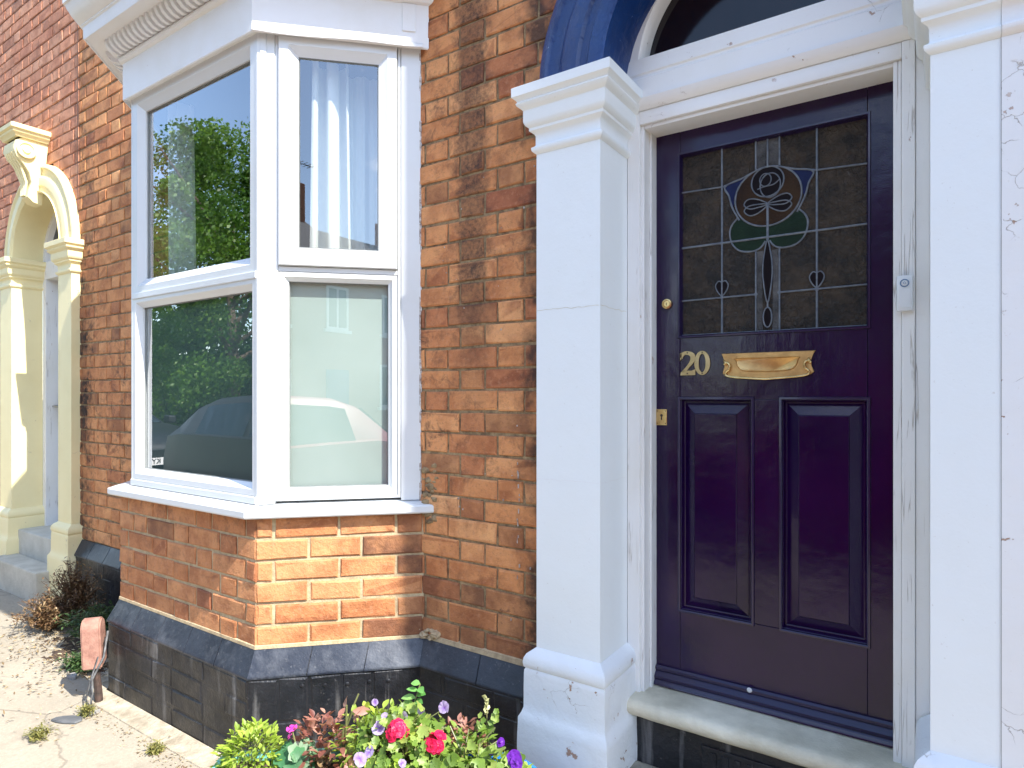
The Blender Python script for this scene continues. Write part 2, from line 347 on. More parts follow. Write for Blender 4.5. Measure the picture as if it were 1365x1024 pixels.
def split_parts(o):
    """one object per loose piece, all under the same parent"""
    bm = bmesh.new(); bm.from_mesh(o.data); bm.verts.ensure_lookup_table(); seen = set(); groups = []
    for v in bm.verts:
        if v.index in seen: continue
        st_ = [v]; seen.add(v.index); g = []
        while st_:
            q = st_.pop(); g.append(q.index)
            for e in q.link_edges:
                w_ = e.other_vert(q)
                if w_.index not in seen: seen.add(w_.index); st_.append(w_)
        groups.append(set(g))
    for g in groups[1:]:
        b2 = bm.copy(); b2.verts.ensure_lookup_table(); bmesh.ops.delete(b2, geom=[v for v in b2.verts if v.index not in g], context='VERTS')
        me = o.data.copy(); b2.to_mesh(me); b2.free(); c = o.copy(); c.data = me; COL.objects.link(c)
    bmesh.ops.delete(bm, geom=[v for v in bm.verts if v.index not in groups[0]], context='VERTS'); bm.to_mesh(o.data); bm.free()
    return o
def box(bm, x0, x1, y0, y1, z0, z1, bev=.0):
    vs = [bm.verts.new(p) for p in ((x0, y0, z0), (x1, y0, z0), (x1, y1, z0), (x0, y1, z0), (x0, y0, z1), (x1, y0, z1), (x1, y1, z1), (x0, y1, z1))]
    fs = [bm.faces.new([vs[i] for i in q]) for q in ((3, 2, 1, 0), (4, 5, 6, 7), (0, 1, 5, 4), (1, 2, 6, 5), (2, 3, 7, 6), (3, 0, 4, 7))]
    if bev:
        es = list({e for f in fs for e in f.edges})
        bmesh.ops.bevel(bm, geom=es, offset=bev, segments=2, affect='EDGES', profile=.6)
    return vs
def quad(bm, *p): return bm.faces.new([bm.verts.new(q) for q in p])

def lump(bm, c, r_):
    v = bmesh.ops.create_icosphere(bm, subdivisions=2, radius=r_, matrix=Matrix.Translation(c))['verts']
    for q in v: q.co += noise.noise_vector(q.co*60)*r_*.5; q.co.z = c.z+(q.co.z-c.z)*.7
class Face:      # a vertical plane: origin, unit direction s, outward normal n
    def __init__(f, o, d, n): f.o = Vector((*o, 0)); f.d = Vector((*d, 0)); f.n = Vector((*n, 0))
    def p(f, s, n, z): v = f.o + f.d*s + f.n*n; return Vector((v.x, v.y, z))
Q = math.sqrt(.5)
WALL = Face((0, 0), (1, 0), (0, -1))
def fbox(bm, F, s0, s1, n0, n1, z0, z1, bev=0):
    vs = [bm.verts.new(F.p(*p)) for p in ((s0, n1, z0), (s1, n1, z0), (s1, n0, z0), (s0, n0, z0), (s0, n1, z1), (s1, n1, z1), (s1, n0, z1), (s0, n0, z1))]
    fs = [bm.faces.new([vs[i] for i in q]) for q in ((3, 2, 1, 0), (4, 5, 6, 7), (0, 1, 5, 4), (1, 2, 6, 5), (2, 3, 7, 6), (3, 0, 4, 7))]
    if bev:
        bmesh.ops.bevel(bm, geom=list({e for f in fs for e in f.edges}), offset=bev, segments=2, affect='EDGES', profile=.6)
def ring(bm, F, s0, s1, z0, z1, prof, fill=False):
    """mitred picture-frame moulding: prof = [(inset, n)]"""
    rows = []
    for i, n in prof:
        rows.append([bm.verts.new(F.p(*q)) for q in ((s0+i, n, z0+i), (s1-i, n, z0+i), (s1-i, n, z1-i), (s0+i, n, z1-i))])
    for a, b in zip(rows, rows[1:]):
        for k in range(4): bm.faces.new((a[k], a[(k+1) % 4], b[(k+1) % 4], b[k]))
    if fill: bm.faces.new(rows[-1])
def sweep(bm, path, prof, m0=None, m1=None, close=True):
    """sweep profile (proj, z) along plan path; outward = right-hand side of travel direction"""
    P = [Vector(p) for p in path]; ns = []
    for a, b in zip(P, P[1:]):
        d = (b-a).normalized(); ns.append(Vector((d.y, -d.x)))
    ms = [Vector(m0) if m0 else ns[0]]
    for a, b in zip(ns, ns[1:]): ms.append((a+b)/(1+a.dot(b)))
    ms.append(Vector(m1) if m1 else ns[-1])
    rows = []
    for p, m in zip(P, ms):
        rows.append([bm.verts.new((p.x+m.x*q, p.y+m.y*q, z)) for q, z in prof])
    for a, b in zip(rows, rows[1:]):
        for k in range(len(prof)-1): bm.faces.new((a[k], b[k], b[k+1], a[k+1]))
    if close:
        for r in (rows[0], rows[-1]):
            if len(r) > 2:
                try: bm.faces.new(r)
                except Exception: pass
    return rows
def tube(bm, pts, r, seg=8, cap=True):
    pts = [Vector(p) for p in pts]; rows = []
    for i, p in enumerate(pts):
        d = (pts[min(i+1, len(pts)-1)]-pts[max(i-1, 0)]).normalized()
        u = d.cross(Vector((0, 0, 1)) if abs(d.z) < .9 else Vector((0, 1, 0))).normalized(); v = d.cross(u)
        rr = r[i] if isinstance(r, (list, tuple)) else r
        rows.append([bm.verts.new(p+(u*math.cos(k*2*math.pi/seg)+v*math.sin(k*2*math.pi/seg))*rr) for k in range(seg)])
    for a, b in zip(rows, rows[1:]):
        for k in range(seg): bm.faces.new((a[k], a[(k+1) % seg], b[(k+1) % seg], b[k]))
    if cap:
        bm.faces.new(rows[0][::-1]); bm.faces.new(rows[-1])
def lathe(bm, c, prof, seg=32, axis='Z'):
    rows = []
    for r, h in prof:
        row = []
        for k in range(seg):
            a = 2*math.pi*k/seg
            q = (r*math.cos(a), r*math.sin(a), h) if axis == 'Z' else (r*math.cos(a), -h, r*math.sin(a))
            row.append(bm.verts.new(Vector(c)+Vector(q)))
        rows.append(row)
    for a, b in zip(rows, rows[1:]):
        for k in range(seg): bm.faces.new((a[k], a[(k+1) % seg], b[(k+1) % seg], b[k]))
    return rows
def prism(bm, poly, y0, y1, bev=0):
    """poly of (x,z) extruded from y0 (front) to y1"""
    a = [bm.verts.new((x, y0, z)) for x, z in poly]; b = [bm.verts.new((x, y1, z)) for x, z in poly]
    f1 = bm.faces.new(a); bm.faces.new(b[::-1]); n = len(poly)
    for k in range(n): bm.faces.new((a[k], b[k], b[(k+1) % n], a[(k+1) % n]))
    if bev: bmesh.ops.bevel(bm, geom=list(f1.edges), offset=bev, segments=1, affect='EDGES')
def recalc(bm): bmesh.ops.recalc_face_normals(bm, faces=bm.faces)

# ------------------------------------------------------------ bricks
def brick_one(bm, lay, F, s0, s1, z0, z1, depth=.0, tone=None, burnt=0, e=.0035, jit=.0024):
    if s1-s0 < .012: return
    tone = rng.random() if tone is None else tone
    j = lambda a: rng.uniform(-a, a)
    n = depth + j(.0018); nb = depth-.014
    t1, t2 = j(.0012), j(.0012)
    cs = [(s0+j(jit), z0+j(jit)), (s1+j(jit), z0+j(jit)), (s1+j(jit), z1+j(jit)), (s0+j(jit), z1+j(jit))]
    sg = ((1, 1), (-1, 1), (-1, -1), (1, -1))
    back = [bm.verts.new(F.p(s, nb, z)) for s, z in cs]
    mid = [bm.verts.new(F.p(s, n-e*.9, z)) for s, z in cs]
    fr = []
    for k, (s, z) in enumerate(cs):
        ee = e*rng.uniform(.8, 2.2)
        fr.append(bm.verts.new(F.p(s+sg[k][0]*ee, n+(t1 if k in (0, 3) else -t1)+(t2 if k < 2 else -t2), z+sg[k][1]*ee)))
    fs = [bm.faces.new(fr)]
    for k in range(4):
        l = (k+1) % 4
        fs.append(bm.faces.new((mid[k], mid[l], fr[l], fr[k]))); fs.append(bm.faces.new((back[k], back[l], mid[l], mid[k])))
    for f in fs:
        for lp in f.loops: lp[lay] = (tone, burnt, rng.random(), 1)
def subtract(iv, a, b):
    o = []
    for x0, x1 in iv:
        if b <= x0 or a >= x1: o.append((x0, x1)); continue
        if a > x0: o.append((x0, a))
        if b < x1: o.append((b, x1))
    return o
def flemish(x0, x1, k, c=-1.405, hd=.1135, stt=.2265):
    """brick spans along a row; even rows have a header centred at c, odd rows a stretcher"""
    per = hd+stt; out = []; base = c - (0 if k % 2 == 0 else per/2)
    i0 = int(math.floor((x0-base)/per))-1; i1 = int(math.ceil((x1-base)/per))+1
    for i in range(i0, i1+1):
        b = base+i*per; out.append((b-hd/2, b+hd/2)); out.append((b+hd/2, b+hd/2+stt))
    return out
def brick_wall(name, F, x0, x1, z0, rows, ch, holes, arches, mat, mmat, parent, pattern=flemish, joint=.0095, tonefn=None, mortar_parent=None, sag=0):
    bm = bmesh.new(); lay = bm.loops.layers.float_color.new('bc'); mb = bmesh.new()
    for k in range(rows):
        a, b = z0+k*ch, z0+(k+1)*ch; iv = [(x0, x1)]
        for hx0, hx1, hz0, hz1 in holes:
            if b-.012 > hz0 and a+.012 < hz1: iv = subtract(iv, hx0, hx1)
        for cx, cz, r in arches:
            zm = (a+b)/2-cz
            if 0 <= zm < r: hw = math.sqrt(r*r-zm*zm); iv = subtract(iv, cx-hw, cx+hw)
            elif zm < 0 and b > cz-.02: iv = subtract(iv, cx-r, cx+r)
        for u0, u1 in iv:
            quad(mb, F.p(u0, -.0062, a), F.p(u1, -.0062, a), F.p(u1, -.0062, b), F.p(u0, -.0062, b))
            for s0, s1 in pattern(u0, u1, k):
                p, q = max(s0+joint/2, u0), min(s1-joint/2, u1)
                if q-p > .015:
                    tn, bt = tonefn((p+q)/2, (a+b)/2, q-p) if tonefn else (None, 0)
                    dz = rng.uniform(-.0012, .0012)
                    brick_one(bm, lay, F, p, q, a+joint/2+dz, b-joint/2+dz, tone=tn, burnt=bt)
    w_ = mesh_obj(name, bm, mat, parent); m_ = mesh_obj('mortar', mb, mmat, w_)
    return w_

# ================================================================= GROUND
def ground_sheet(name, x0, x1, y0, y1, z, mat, nx=1, ny=1, amp=0.):
    bm = bmesh.new(); g = [[bm.verts.new((x0+(x1-x0)*i/nx, y0+(y1-y0)*j/ny, z+(noise.noise(Vector((i*.9+x0, j*.7, 3)))*amp if amp else 0))) for j in range(ny+1)] for i in range(nx+1)]
    for i in range(nx):
        for j in range(ny): bm.faces.new((g[i][j], g[i+1][j], g[i+1][j+1], g[i][j+1]))
    return props(mesh_obj(name, bm, mat, None, bool(amp)), kind='structure')
ground_sheet('pavement', -40, 40, -2.75, .5, 0.0, 'pavement')
ground_sheet('road', -60, 60, -10.2, -2.9, -.12, 'asphalt')
ground_sheet('far_pavement', -60, 60, -12.6, -10.35, 0.0, 'pavement')
ground_sheet('ground', -300, 300, -300, 300, -.16, simple('rough grass ground', (.06, .09, .03), (.10, .11, .05), 1.2, .95, .02, 8))
bm = bmesh.new()
for i in range(88): box(bm, -40+i*.915, -40+i*.915+.905, -2.9, -2.75, -.2, .003, .008)
props(mesh_obj('kerb', bm, 'kerb'), kind='structure')
bm = bmesh.new()
for i in range(100): box(bm, -50+i*.915, -50+i*.915+.905, -10.35, -10.2, -.2, .003)
props(mesh_obj('far_kerb', bm, 'kerb'), kind='structure')
# cement fillet poured against the plinth
bm = bmesh.new()
pth = [(-3.62, -.02), (-3.128, -.478), (-2.04, -.478), (-1.60, -.04), (-1.1, -.04)]
sweep(bm, pth, [(.0, .012), (.04, .008), (.085, .005), (.09, -.01)], close=False)
props(mesh_obj('cement_fillet', bm, 'concrete_fillet'), kind='structure')

# ================================================================= HOUSE 20
HL, HR = -4.622, .118
house = empty('brick_house', (-2.3, 0, 0), 'orange brick terraced house with white bay window and dark purple door numbered 20', 'house', 'terraced houses along the pavement')
CXD, CZD = -.4365, 2.352; RI, RO = .4235, .663
DOOR_HOLE = (-1.0, .118, .3, 2.36)
def tone_main(x, z, w_):
    t_ = rng.betavariate(2.4, 2.2); b_ = 0
    if rng.random() < .13: b_ = rng.uniform(.15, .6)
    if x > -1.64 and z < .62: b_ = max(b_, rng.uniform(0, .7))
    if abs(x+1.405) < .012 and w_ < .13 and z > 1.2: b_ = .9
    if x < -3.4: t_ = min(1, t_*.8+.12)
    return t_, b_
UPW = (-3.1, -2.05, 3.75, 5.05)
wall20 = brick_wall('wall', WALL, HL+.004, HR, .421, 66, .0788,
    [(-3.43, -1.66, .92, 2.75), (-1.06, .118, .0, 2.355), UPW], [(CXD, CZD, .635)], 'brick', 'mortar', house, tonefn=tone_main)
# loose mortar crumbs and paint drips on the wall
bm = bmesh.new()
for i in range(16):
    x = -1.20+rng.uniform(-.006, .006); z = .72+i*.028+rng.uniform(-.01, .01)
    if z > 1.16 or rng.random() < .2: continue
    fbox(bm, WALL, x, x+rng.uniform(.001, .004), -.002, .0036, z, z+rng.uniform(.008, .024))
for i in range(26):
    x = rng.uniform(-1.55, -1.12); z = rng.uniform(.5, 2.2); a = rng.uniform(.002, .006)
    fbox(bm, WALL, x, x+a*.6, -.002, .0036, z, z+a*rng.uniform(.6, 1.6))
recalc(bm); split_parts(mesh_obj('paint_drip', bm, 'caulk', wall20))

# bay brickwork
LB = (-3.10, -.433); RB = (-2.07, -.433)
F1 = Face(LB, (1, 0), (0, -1)); F2 = Face(RB, (Q, Q), (Q, -Q)); F0 = Face((-3.533, 0), (Q, -Q), (-Q, -Q))
def pat1(a, b, k):
    return [(s+ (0 if True else 0), e) for s, e in flemish(a, b, k, .52, .112, .224)]
def pat2(a, b, k): 
    e = [0, .065, .297, .508, .6125] if k % 2 else [0, .189, .38, .6125]
    return list(zip(e, e[1:]))
def pat0(a, b, k):
    e = [0, .1, .31, .54, .6125] if k % 2 else [0, .2, .43, .6125]
    return list(zip(e, e[1:]))
def tone_bay(x, z, w_): return rng.betavariate(2.6, 1.8), (rng.uniform(.1, .55) if rng.random() < .16 else 0)
def tone_cant(x, z, w_): return min(1, rng.betavariate(3, 1.8)), (rng.uniform(.3, .8) if x > .45 and rng.random() < .6 else 0)  # many bricks near the wall end darkened, shade put into their colour
bw = brick_wall('bay_wall', F1, 0.0, 1.03, .421, 6, .0795, [], [], 'brick_bay', 'mortar_bay', house, pat1, .011, tone_bay)
brick_wall('bay_wall', F2, 0, .6125, .421, 6, .0795, [], [], 'brick_bay', 'mortar_bay', house, pat2, .011, tone_cant)
brick_wall('bay_wall', F0, 0, .6125, .421, 6, .0795, [], [], 'brick_bay', 'mortar_bay', house, pat0, .011, tone_bay)
# cement smears along the foot of the bay bricks
bm = bmesh.new()
BP = [(-3.533, 0), LB, RB, (-1.637, 0)]
ML, MR = (-1.4142, 0), (1.4142, 0)
sweep(bm, BP, [(-.004, .417), (.0035, .417), (.0025, .4285), (-.004, .431)], ML, MR)
mesh_obj('mortar_fillet', bm, 'mortar_bay', house)
bm = bmesh.new()
sweep(bm, [(-1.63, 0), (-1.09, 0)], [(-.004, .417), (.006, .417), (.003, .434), (-.004, .438)])
pass
for i in range(9):
    a = rng.uniform(.008, .02); x = -1.64+rng.uniform(-.02, .07)
    lump(bm, Vector((x, -.004, .43+rng.uniform(-.01, .025))), a*1.1)
for i in range(10):
    a = rng.uniform(.008, .02); x = -1.12+rng.uniform(-.02, .02)
    lump(bm, Vector((x, -.004, .43+rng.uniform(-.01, .025))), a*1.1)
recalc(bm); split_parts(mesh_obj('cement_lump', bm, 'mortar_bay', house))

bm = bmesh.new()      # ochre cement smear beside the sill end
for i in range(26):
    lump(bm, Vector((-1.605+rng.gauss(0, .016), .010, .97+rng.uniform(-.12, .11))), rng.uniform(.012, .024))
mesh_obj('cement_smear', bm, 'mortar', house, True)
# plinth: chamfered coping course over painted brick courses
PP = [(HL+.01, 0), (-3.533, 0), LB, RB, (-1.637, 0), (-1.085, 0)]
bm = bmesh.new(); sweep(bm, PP, [(-.01, .4165), (.0, .4165), (.0405, .331), (.0405, .0), (-.01, 0)]); 
core = mesh_obj('plinth', bm, 'black', house)
bm = bmesh.new()
def plen(F, L_, i0, i1, segs):
    """chamfered coping stones; i0/i1 = mitre growth per unit projection at both ends"""
    for k in range(segs):
        a, b = L_*k/segs, L_*(k+1)/segs
        g = .0022
        def S(s, pr): 
            f = s/L_; return s - i0*pr*(1-f) + i1*pr*f if (k in (0, segs-1) or True) else s
        j = rng.uniform(-.002, .002); tp, bt_ = .4205, .330
        pr = [(0.0, tp), (.0445+j, bt_+.004), (.046+j, bt_), (.046+j, bt_-.006), (.038, bt_-.008)]
        a2 = a+(g if k else 0); b2 = b-(g if k < segs-1 else 0)
        r1 = [bm.verts.new(F.p(S(a2, q), q, z)) for q, z in pr]; r2 = [bm.verts.new(F.p(S(b2, q), q, z)) for q, z in pr]
        for i in range(len(pr)-1): bm.faces.new((r1[i], r2[i], r2[i+1], r1[i+1]))
        bm.faces.new(r1[::-1]); bm.faces.new(r2)
G = math.tan(R(22.5))
Fa = Face((HL+.01, 0), (1, 0), (0, -1)); Fb = Face((-1.637, 0), (1, 0), (0, -1))
plen(Fa, 1.079, 0, -G, 5); plen(F0, .6125, -G, G, 3); plen(F1, 1.03, G, G, 5); plen(F2, .6125, G, -G, 3); plen(Fb, .552, -G, 0, 2)
mesh_obj('coping', bm, 'plinthtop', core)
bm = bmesh.new(); lay = bm.loops.layers.float_color.new('bc')
def plinth_bricks(F, L_, g0, g1, zs, patterns):
    for k in range(len(zs)-1):
        e = patterns[k % len(patterns)]
        s = -g0*.041; x = s
        cuts = [s]
        i = 0
        while x < L_+g1*.041-.02:
            x += e[i % len(e)]*rng.uniform(.94, 1.06); i += 1
            cuts.append(min(x, L_+g1*.041))
        for a, b in zip(cuts, cuts[1:]):
            brick_one(bm, lay, F, a+.003, b-.003, zs[k]+.003, zs[k+1]-.003, depth=.0425, e=.004, jit=.002)
zz = [0.005, .085, .162, .245, .322]
plinth_bricks(F1, 1.03, G, G, zz, [(.16, .225), (.225, .225, .11)])
plinth_bricks(F2, .6125, G, -G, [0.005, .085, .162, .322], [(.19, .225), (.21, .11), (.108,)])
plinth_bricks(F0, .6125, -G, G, zz, [(.19, .225), (.21, .11)])
plinth_bricks(Fb, .552, -G, 0, zz, [(.21, .11), (.11, .22)])
plinth_bricks(Fa, 1.079, 0, -G, zz, [(.21, .11), (.11, .22)])
mesh_obj('plinth_course', bm, 'black', core)
bm = bmesh.new()      # round bolt heads showing on the plinth
for s in (.17, .25, .33, .41, .48): 
    c = F2.p(s, .0445, .285+rng.uniform(-.006, .006)); 
    rws = []
    for r_, h in ((.0075, 0), (.007, .002), (.003, .0035)):
        rws.append([bm.verts.new(c+F2.n*h+F2.d*r_*math.cos(a*math.pi/5)+Vector((0, 0, r_*math.sin(a*math.pi/5)))) for a in range(10)])
    for a, b in zip(rws, rws[1:]):
        for k in range(10): bm.faces.new((a[k], a[(k+1) % 10], b[(k+1) % 10], b[k]))
    bm.faces.new(rws[-1])
split_parts(mesh_obj('bolt_head', bm, 'black', core))

# sill
bm = bmesh.new()
SP = [(-3.52, 0), (-3.09, -.433), (-2.086, -.433), (-1.653, 0)]
sweep(bm, SP, [(-.03, .8985), (.040, .8985), (.045, .901), (.048, .906), (.048, .926), (.043, .931), (-.012, .944), (-.05, .9445)], ML, MR)
smooth_by_angle(mesh_obj('bay_sill', bm, 'upvc', house), 30)
bm = bmesh.new(); bm.faces.new([bm.verts.new((x, y, .940)) for x, y in ((-3.50, .1), (-3.44, 0), (-3.03, -.40), (-2.07, -.40), (-1.66, 0), (-1.66, .1))])
mesh_obj('window_board', bm, 'upvc', house)

# ---- windows
WL = Face((-3.02, -.421), (1, 0), (0, -1)); W2 = Face((-2.075, -.421), (Q, Q), (Q, -Q)); W0 = Face((-3.441, 0), (Q, -Q), (-Q, -Q))
LW = .945; ZB, ZT = .9448, 2.69
def glass_pane(F, s0, s1, z0, z1, n, parent, film=False):
    bm = bmesh.new(); quad(bm, F.p(s0, n, z0), F.p(s1, n, z0), F.p(s1, n, z1), F.p(s0, n, z1)); mesh_obj('pane', bm, 'pane', parent)
    if film:
        bm = bmesh.new(); quad(bm, F.p(s0, n-.02, z0), F.p(s1, n-.02, z0), F.p(s1, n-.02, z1), F.p(s0, n-.02, z1)); mesh_obj('privacy_film', bm, 'film' if film is True else film, parent)
def gasket(F, s0, s1, z0, z1, n, parent):
    bm = bmesh.new(); ring(bm, F, s0-.002, s1+.002, z0-.002, z1+.002, [(0, n+.004), (.0035, n+.004), (.0055, n)]); mesh_obj('gasket', bm, 'gasket', parent)
def fixed_light(F, s0, s1, z0, z1, wl, parent, name='window', film=False, depth=.03, flush=0.):
    bm = bmesh.new()
    ring(bm, F, s0, s1, z0, z1, [(0, -.07), (0, flush-.004), (.003, flush), (wl*.55, flush), (wl*.6, flush-.003), (wl*.9, flush-depth*.6), (wl, flush-depth*.75), (wl, flush-depth-.012)])
    o = smooth_by_angle(mesh_obj(name, bm, 'upvc', parent), 28)
    g = (s0+wl, s1-wl, z0+wl, z1-wl)
    gasket(F, *g, flush-depth-.004, o); glass_pane(F, g[0]-.004, g[1]+.004, g[2]-.004, g[3]+.004, flush-depth-.006, o, film)
    return o
# front light: two panes, moulded transom between them
fixed_light(WL, .012, LW-.004, 1.795, ZT, .072, house)
fixed_light(WL, .012, LW-.004, .972, 1.789, .048, house, film='film_shaded')
bm = bmesh.new(); fbox(bm, WL, .012, LW-.004, -.07, .006, 1.779, 1.806, .003); fbox(bm, WL, .008, LW-.002, -.07, .008, .9455, .9725, .003)
split_parts(mesh_obj('transom', bm, 'upvc', house))
# left canted light
fixed_light(W0, .05, .56, 1.795, ZT, .06, house); fixed_light(W0, .05, .56, .972, 1.789, .05, house, film=True)
# right canted light: projecting casement above a fixed frosted light
bm = bmesh.new()
ring(bm, W2, .062, .520, .955, ZT, [(0, -.07), (0, -.002), (.003, .0), (.010, 0), (.012, -.006), (.012, -.07)])
fbox(bm, W2, .074, .508, -.07, -.002, 1.809, 1.8265)
smooth_by_angle(mesh_obj('window_frame', bm, 'upvc', house), 28)
bm = bmesh.new()
ring(bm, W2, .0755, .5065, 1.829, 2.680, [(0, -.04), (0, .012), (.003, .015), (.036, .015), (.040, .012), (.062, -.002), (.069, -.006), (.070, -.02)])
o = smooth_by_angle(mesh_obj('casement', bm, 'upvc', house), 28); gasket(W2, .1455, .4365, 1.899, 2.61, -.010, o); glass_pane(W2, .142, .440, 1.895, 2.614, -.012, o)
o = fixed_light(W2, .0745, .5075, .967, 1.8085, .034, house, film=True, depth=.022, flush=-.003)
# corner posts and the flat board against the wall
bm = bmesh.new()
c = (-2.075, -.421)
sweep(bm, [(c[0]-.010, c[1]+.04), (c[0]-.010, c[1]-.001), (c[0]+.001, c[1]-.001), (c[0]+.042, c[1]+.040)], [(0, ZB), (0, ZT)], (0, 0), None, False)
fbox(bm, W2, .010, .032, -.03, .006, ZB, ZT, .003); fbox(bm, W2, .034, .0615, -.05, .003, ZB, ZT, .003)
sweep(bm, [(-3.055, -.38), (-3.018, -.4215), (-3.006, -.4215), (-3.006, -.38)], [(0, ZB), (0, ZT)], None, None, False)
split_parts(smooth_by_angle(mesh_obj('corner_post', bm, 'upvc', house), 30))
bm = bmesh.new(); fbox(bm, W2, .5215, .5965, -.06, .002, ZB, ZT, .003); fbox(bm, W0, .0, .049, -.06, .002, ZB, ZT, .003); fbox(bm, W0, .561, .59, -.06, .002, ZB, ZT, .003)
split_parts(mesh_obj('jamb_board', bm, 'upvc', house))
bm = bmesh.new(); z = ZB
while z < ZT-.03:
    h_ = rng.uniform(.015, .07); a = rng.uniform(.002, .007)
    fbox(bm, Face((-1.655, 0), (Q, Q), (Q, -Q)), -.004, a, -.02, rng.uniform(.001, .005), z, min(z+h_-.002, ZT), .0015); z += h_
mesh_obj('sealant', bm, 'caulk', house)

# ---- cornice over the bay
WP = [(-3.441, 0), (-3.02, -.421), (-2.075, -.421), (-1.654, 0)]
bm = bmesh.new()
sweep(bm, WP, [(-.08, ZT), (-.012, ZT), (-.012, 2.682), (.016, 2.682), (.022, 2.672), (.026, 2.670), (.030, 2.674), (.030, 2.835), (.042, 2.840), (.048, 2.848), (.048, 2.856), (.040, 2.862), (.040, 2.866),
      (.055, 2.868), (.072, 2.874), (.086, 2.886), (.092, 2.900), (.098, 2.902), (.155, 2.904), (.158, 2.900), (.164, 2.900), (.166, 2.905), (.166, 2.952), (.172, 2.957), (.172, 2.964), (.182, 2.968), (.204, 2.985), (.222, 3.015), (.226, 3.03), (.234, 3.032), (.234, 3.07), (.22, 3.075), (-.08, 3.075)], ML, MR)
corn = smooth_by_angle(mesh_obj('bay_cornice', bm, 'cornice', house), 30)
bm = bmesh.new()
for F, L_, a0, a1 in ((WL, LW, -.012, LW+.012), (W2, .5954, -.01, .56), (W0, .5954, .03, .59)):
    n_ = int((a1-a0)/.0375)
    for i in range(n_):
        s = a0+.0095+(a1-a0)*i/n_
        pts = [(.0415, 2.862), (.060, 2.853), (.084, 2.858), (.102, 2.872), (.112, 2.890), (.112, 2.9025), (.088, 2.9025), (.0415, 2.873)]
        A_ = [bm.verts.new(F.p(s, n, z)) for n, z in pts]; B_ = [bm.verts.new(F.p(s+.0185, n, z)) for n, z in pts]
        bm.faces.new(A_[::-1]); bm.faces.new(B_)
        for k in range(len(pts)): bm.faces.new((A_[k], A_[(k+1) % len(pts)], B_[(k+1) % len(pts)], B_[k]))
recalc(bm); split_parts(mesh_obj('dentil', bm, 'cornice', corn))
bm = bmesh.new()   # sagging lead drip strip along the canted fascia
pr = []
N_ = 24
for i in range(N_+1):
    f = i/N_; s = -.012+f*.615
    sag = .010*math.sin(math.pi*min(1, f*1.6))+.004*math.sin(f*9)
    pr.append([bm.verts.new(W2.p(s, n, z)) for n, z in ((.031, 2.700-.015*f), (.0345, 2.690-sag*.6), (.043, 2.672-sag*.5), (.041, 2.669-sag*.5), (.020, 2.676))])
for a, b in zip(pr, pr[1:]):
    for k in range(4): bm.faces.new((a[k], b[k], b[k+1], a[k+1]))
mesh_obj('drip_strip', bm, 'cornice', corn, True)
bm = bmesh.new()   # raised joint boxes on the fascia end
fbox(bm, W2, .525, .575, .029, .036, 2.73, 2.834, .002); recalc(bm); mesh_obj('end_block', bm, 'cornice', corn)
bm = bmesh.new()   # lead roof
r0 = [bm.verts.new(p) for p in ((-3.77, 0, 3.07), (-3.11, -.65, 3.07), (-1.98, -.65, 3.07), (-1.32, 0, 3.07))]
r1 = [bm.verts.new(p) for p in ((-3.4, 0, 3.3), (-3.0, -.1, 3.3), (-2.1, -.1, 3.3), (-1.7, 0, 3.3))]
for k in range(3): bm.faces.new((r0[k], r0[k+1], r1[k+1], r1[k]))
bm.faces.new(r1); mesh_obj('bay_roof', bm, 'slate', house)
bm = bmesh.new(); bm.faces.new([bm.verts.new((x, y, 2.6895)) for x, y in ((-3.44, .4), (-3.44, 0), (-3.02, -.418), (-2.078, -.418), (-1.66, 0), (-1.66, .4))])
mesh_obj('bay_ceiling', bm, 'plaster', house)
# room behind the bay
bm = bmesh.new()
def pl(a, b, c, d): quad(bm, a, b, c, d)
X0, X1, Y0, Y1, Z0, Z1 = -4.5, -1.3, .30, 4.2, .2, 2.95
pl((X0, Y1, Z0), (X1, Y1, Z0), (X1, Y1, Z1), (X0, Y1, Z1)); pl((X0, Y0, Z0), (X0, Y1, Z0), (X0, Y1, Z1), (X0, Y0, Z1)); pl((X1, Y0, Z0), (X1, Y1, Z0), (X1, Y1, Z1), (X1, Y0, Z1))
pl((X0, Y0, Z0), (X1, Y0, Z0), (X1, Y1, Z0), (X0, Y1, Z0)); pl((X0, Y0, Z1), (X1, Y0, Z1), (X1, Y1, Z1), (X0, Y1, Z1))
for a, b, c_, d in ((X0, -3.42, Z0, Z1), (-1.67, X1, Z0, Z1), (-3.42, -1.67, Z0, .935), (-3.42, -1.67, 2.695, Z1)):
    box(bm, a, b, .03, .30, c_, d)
mesh_obj('room', bm, 'plaster', house)
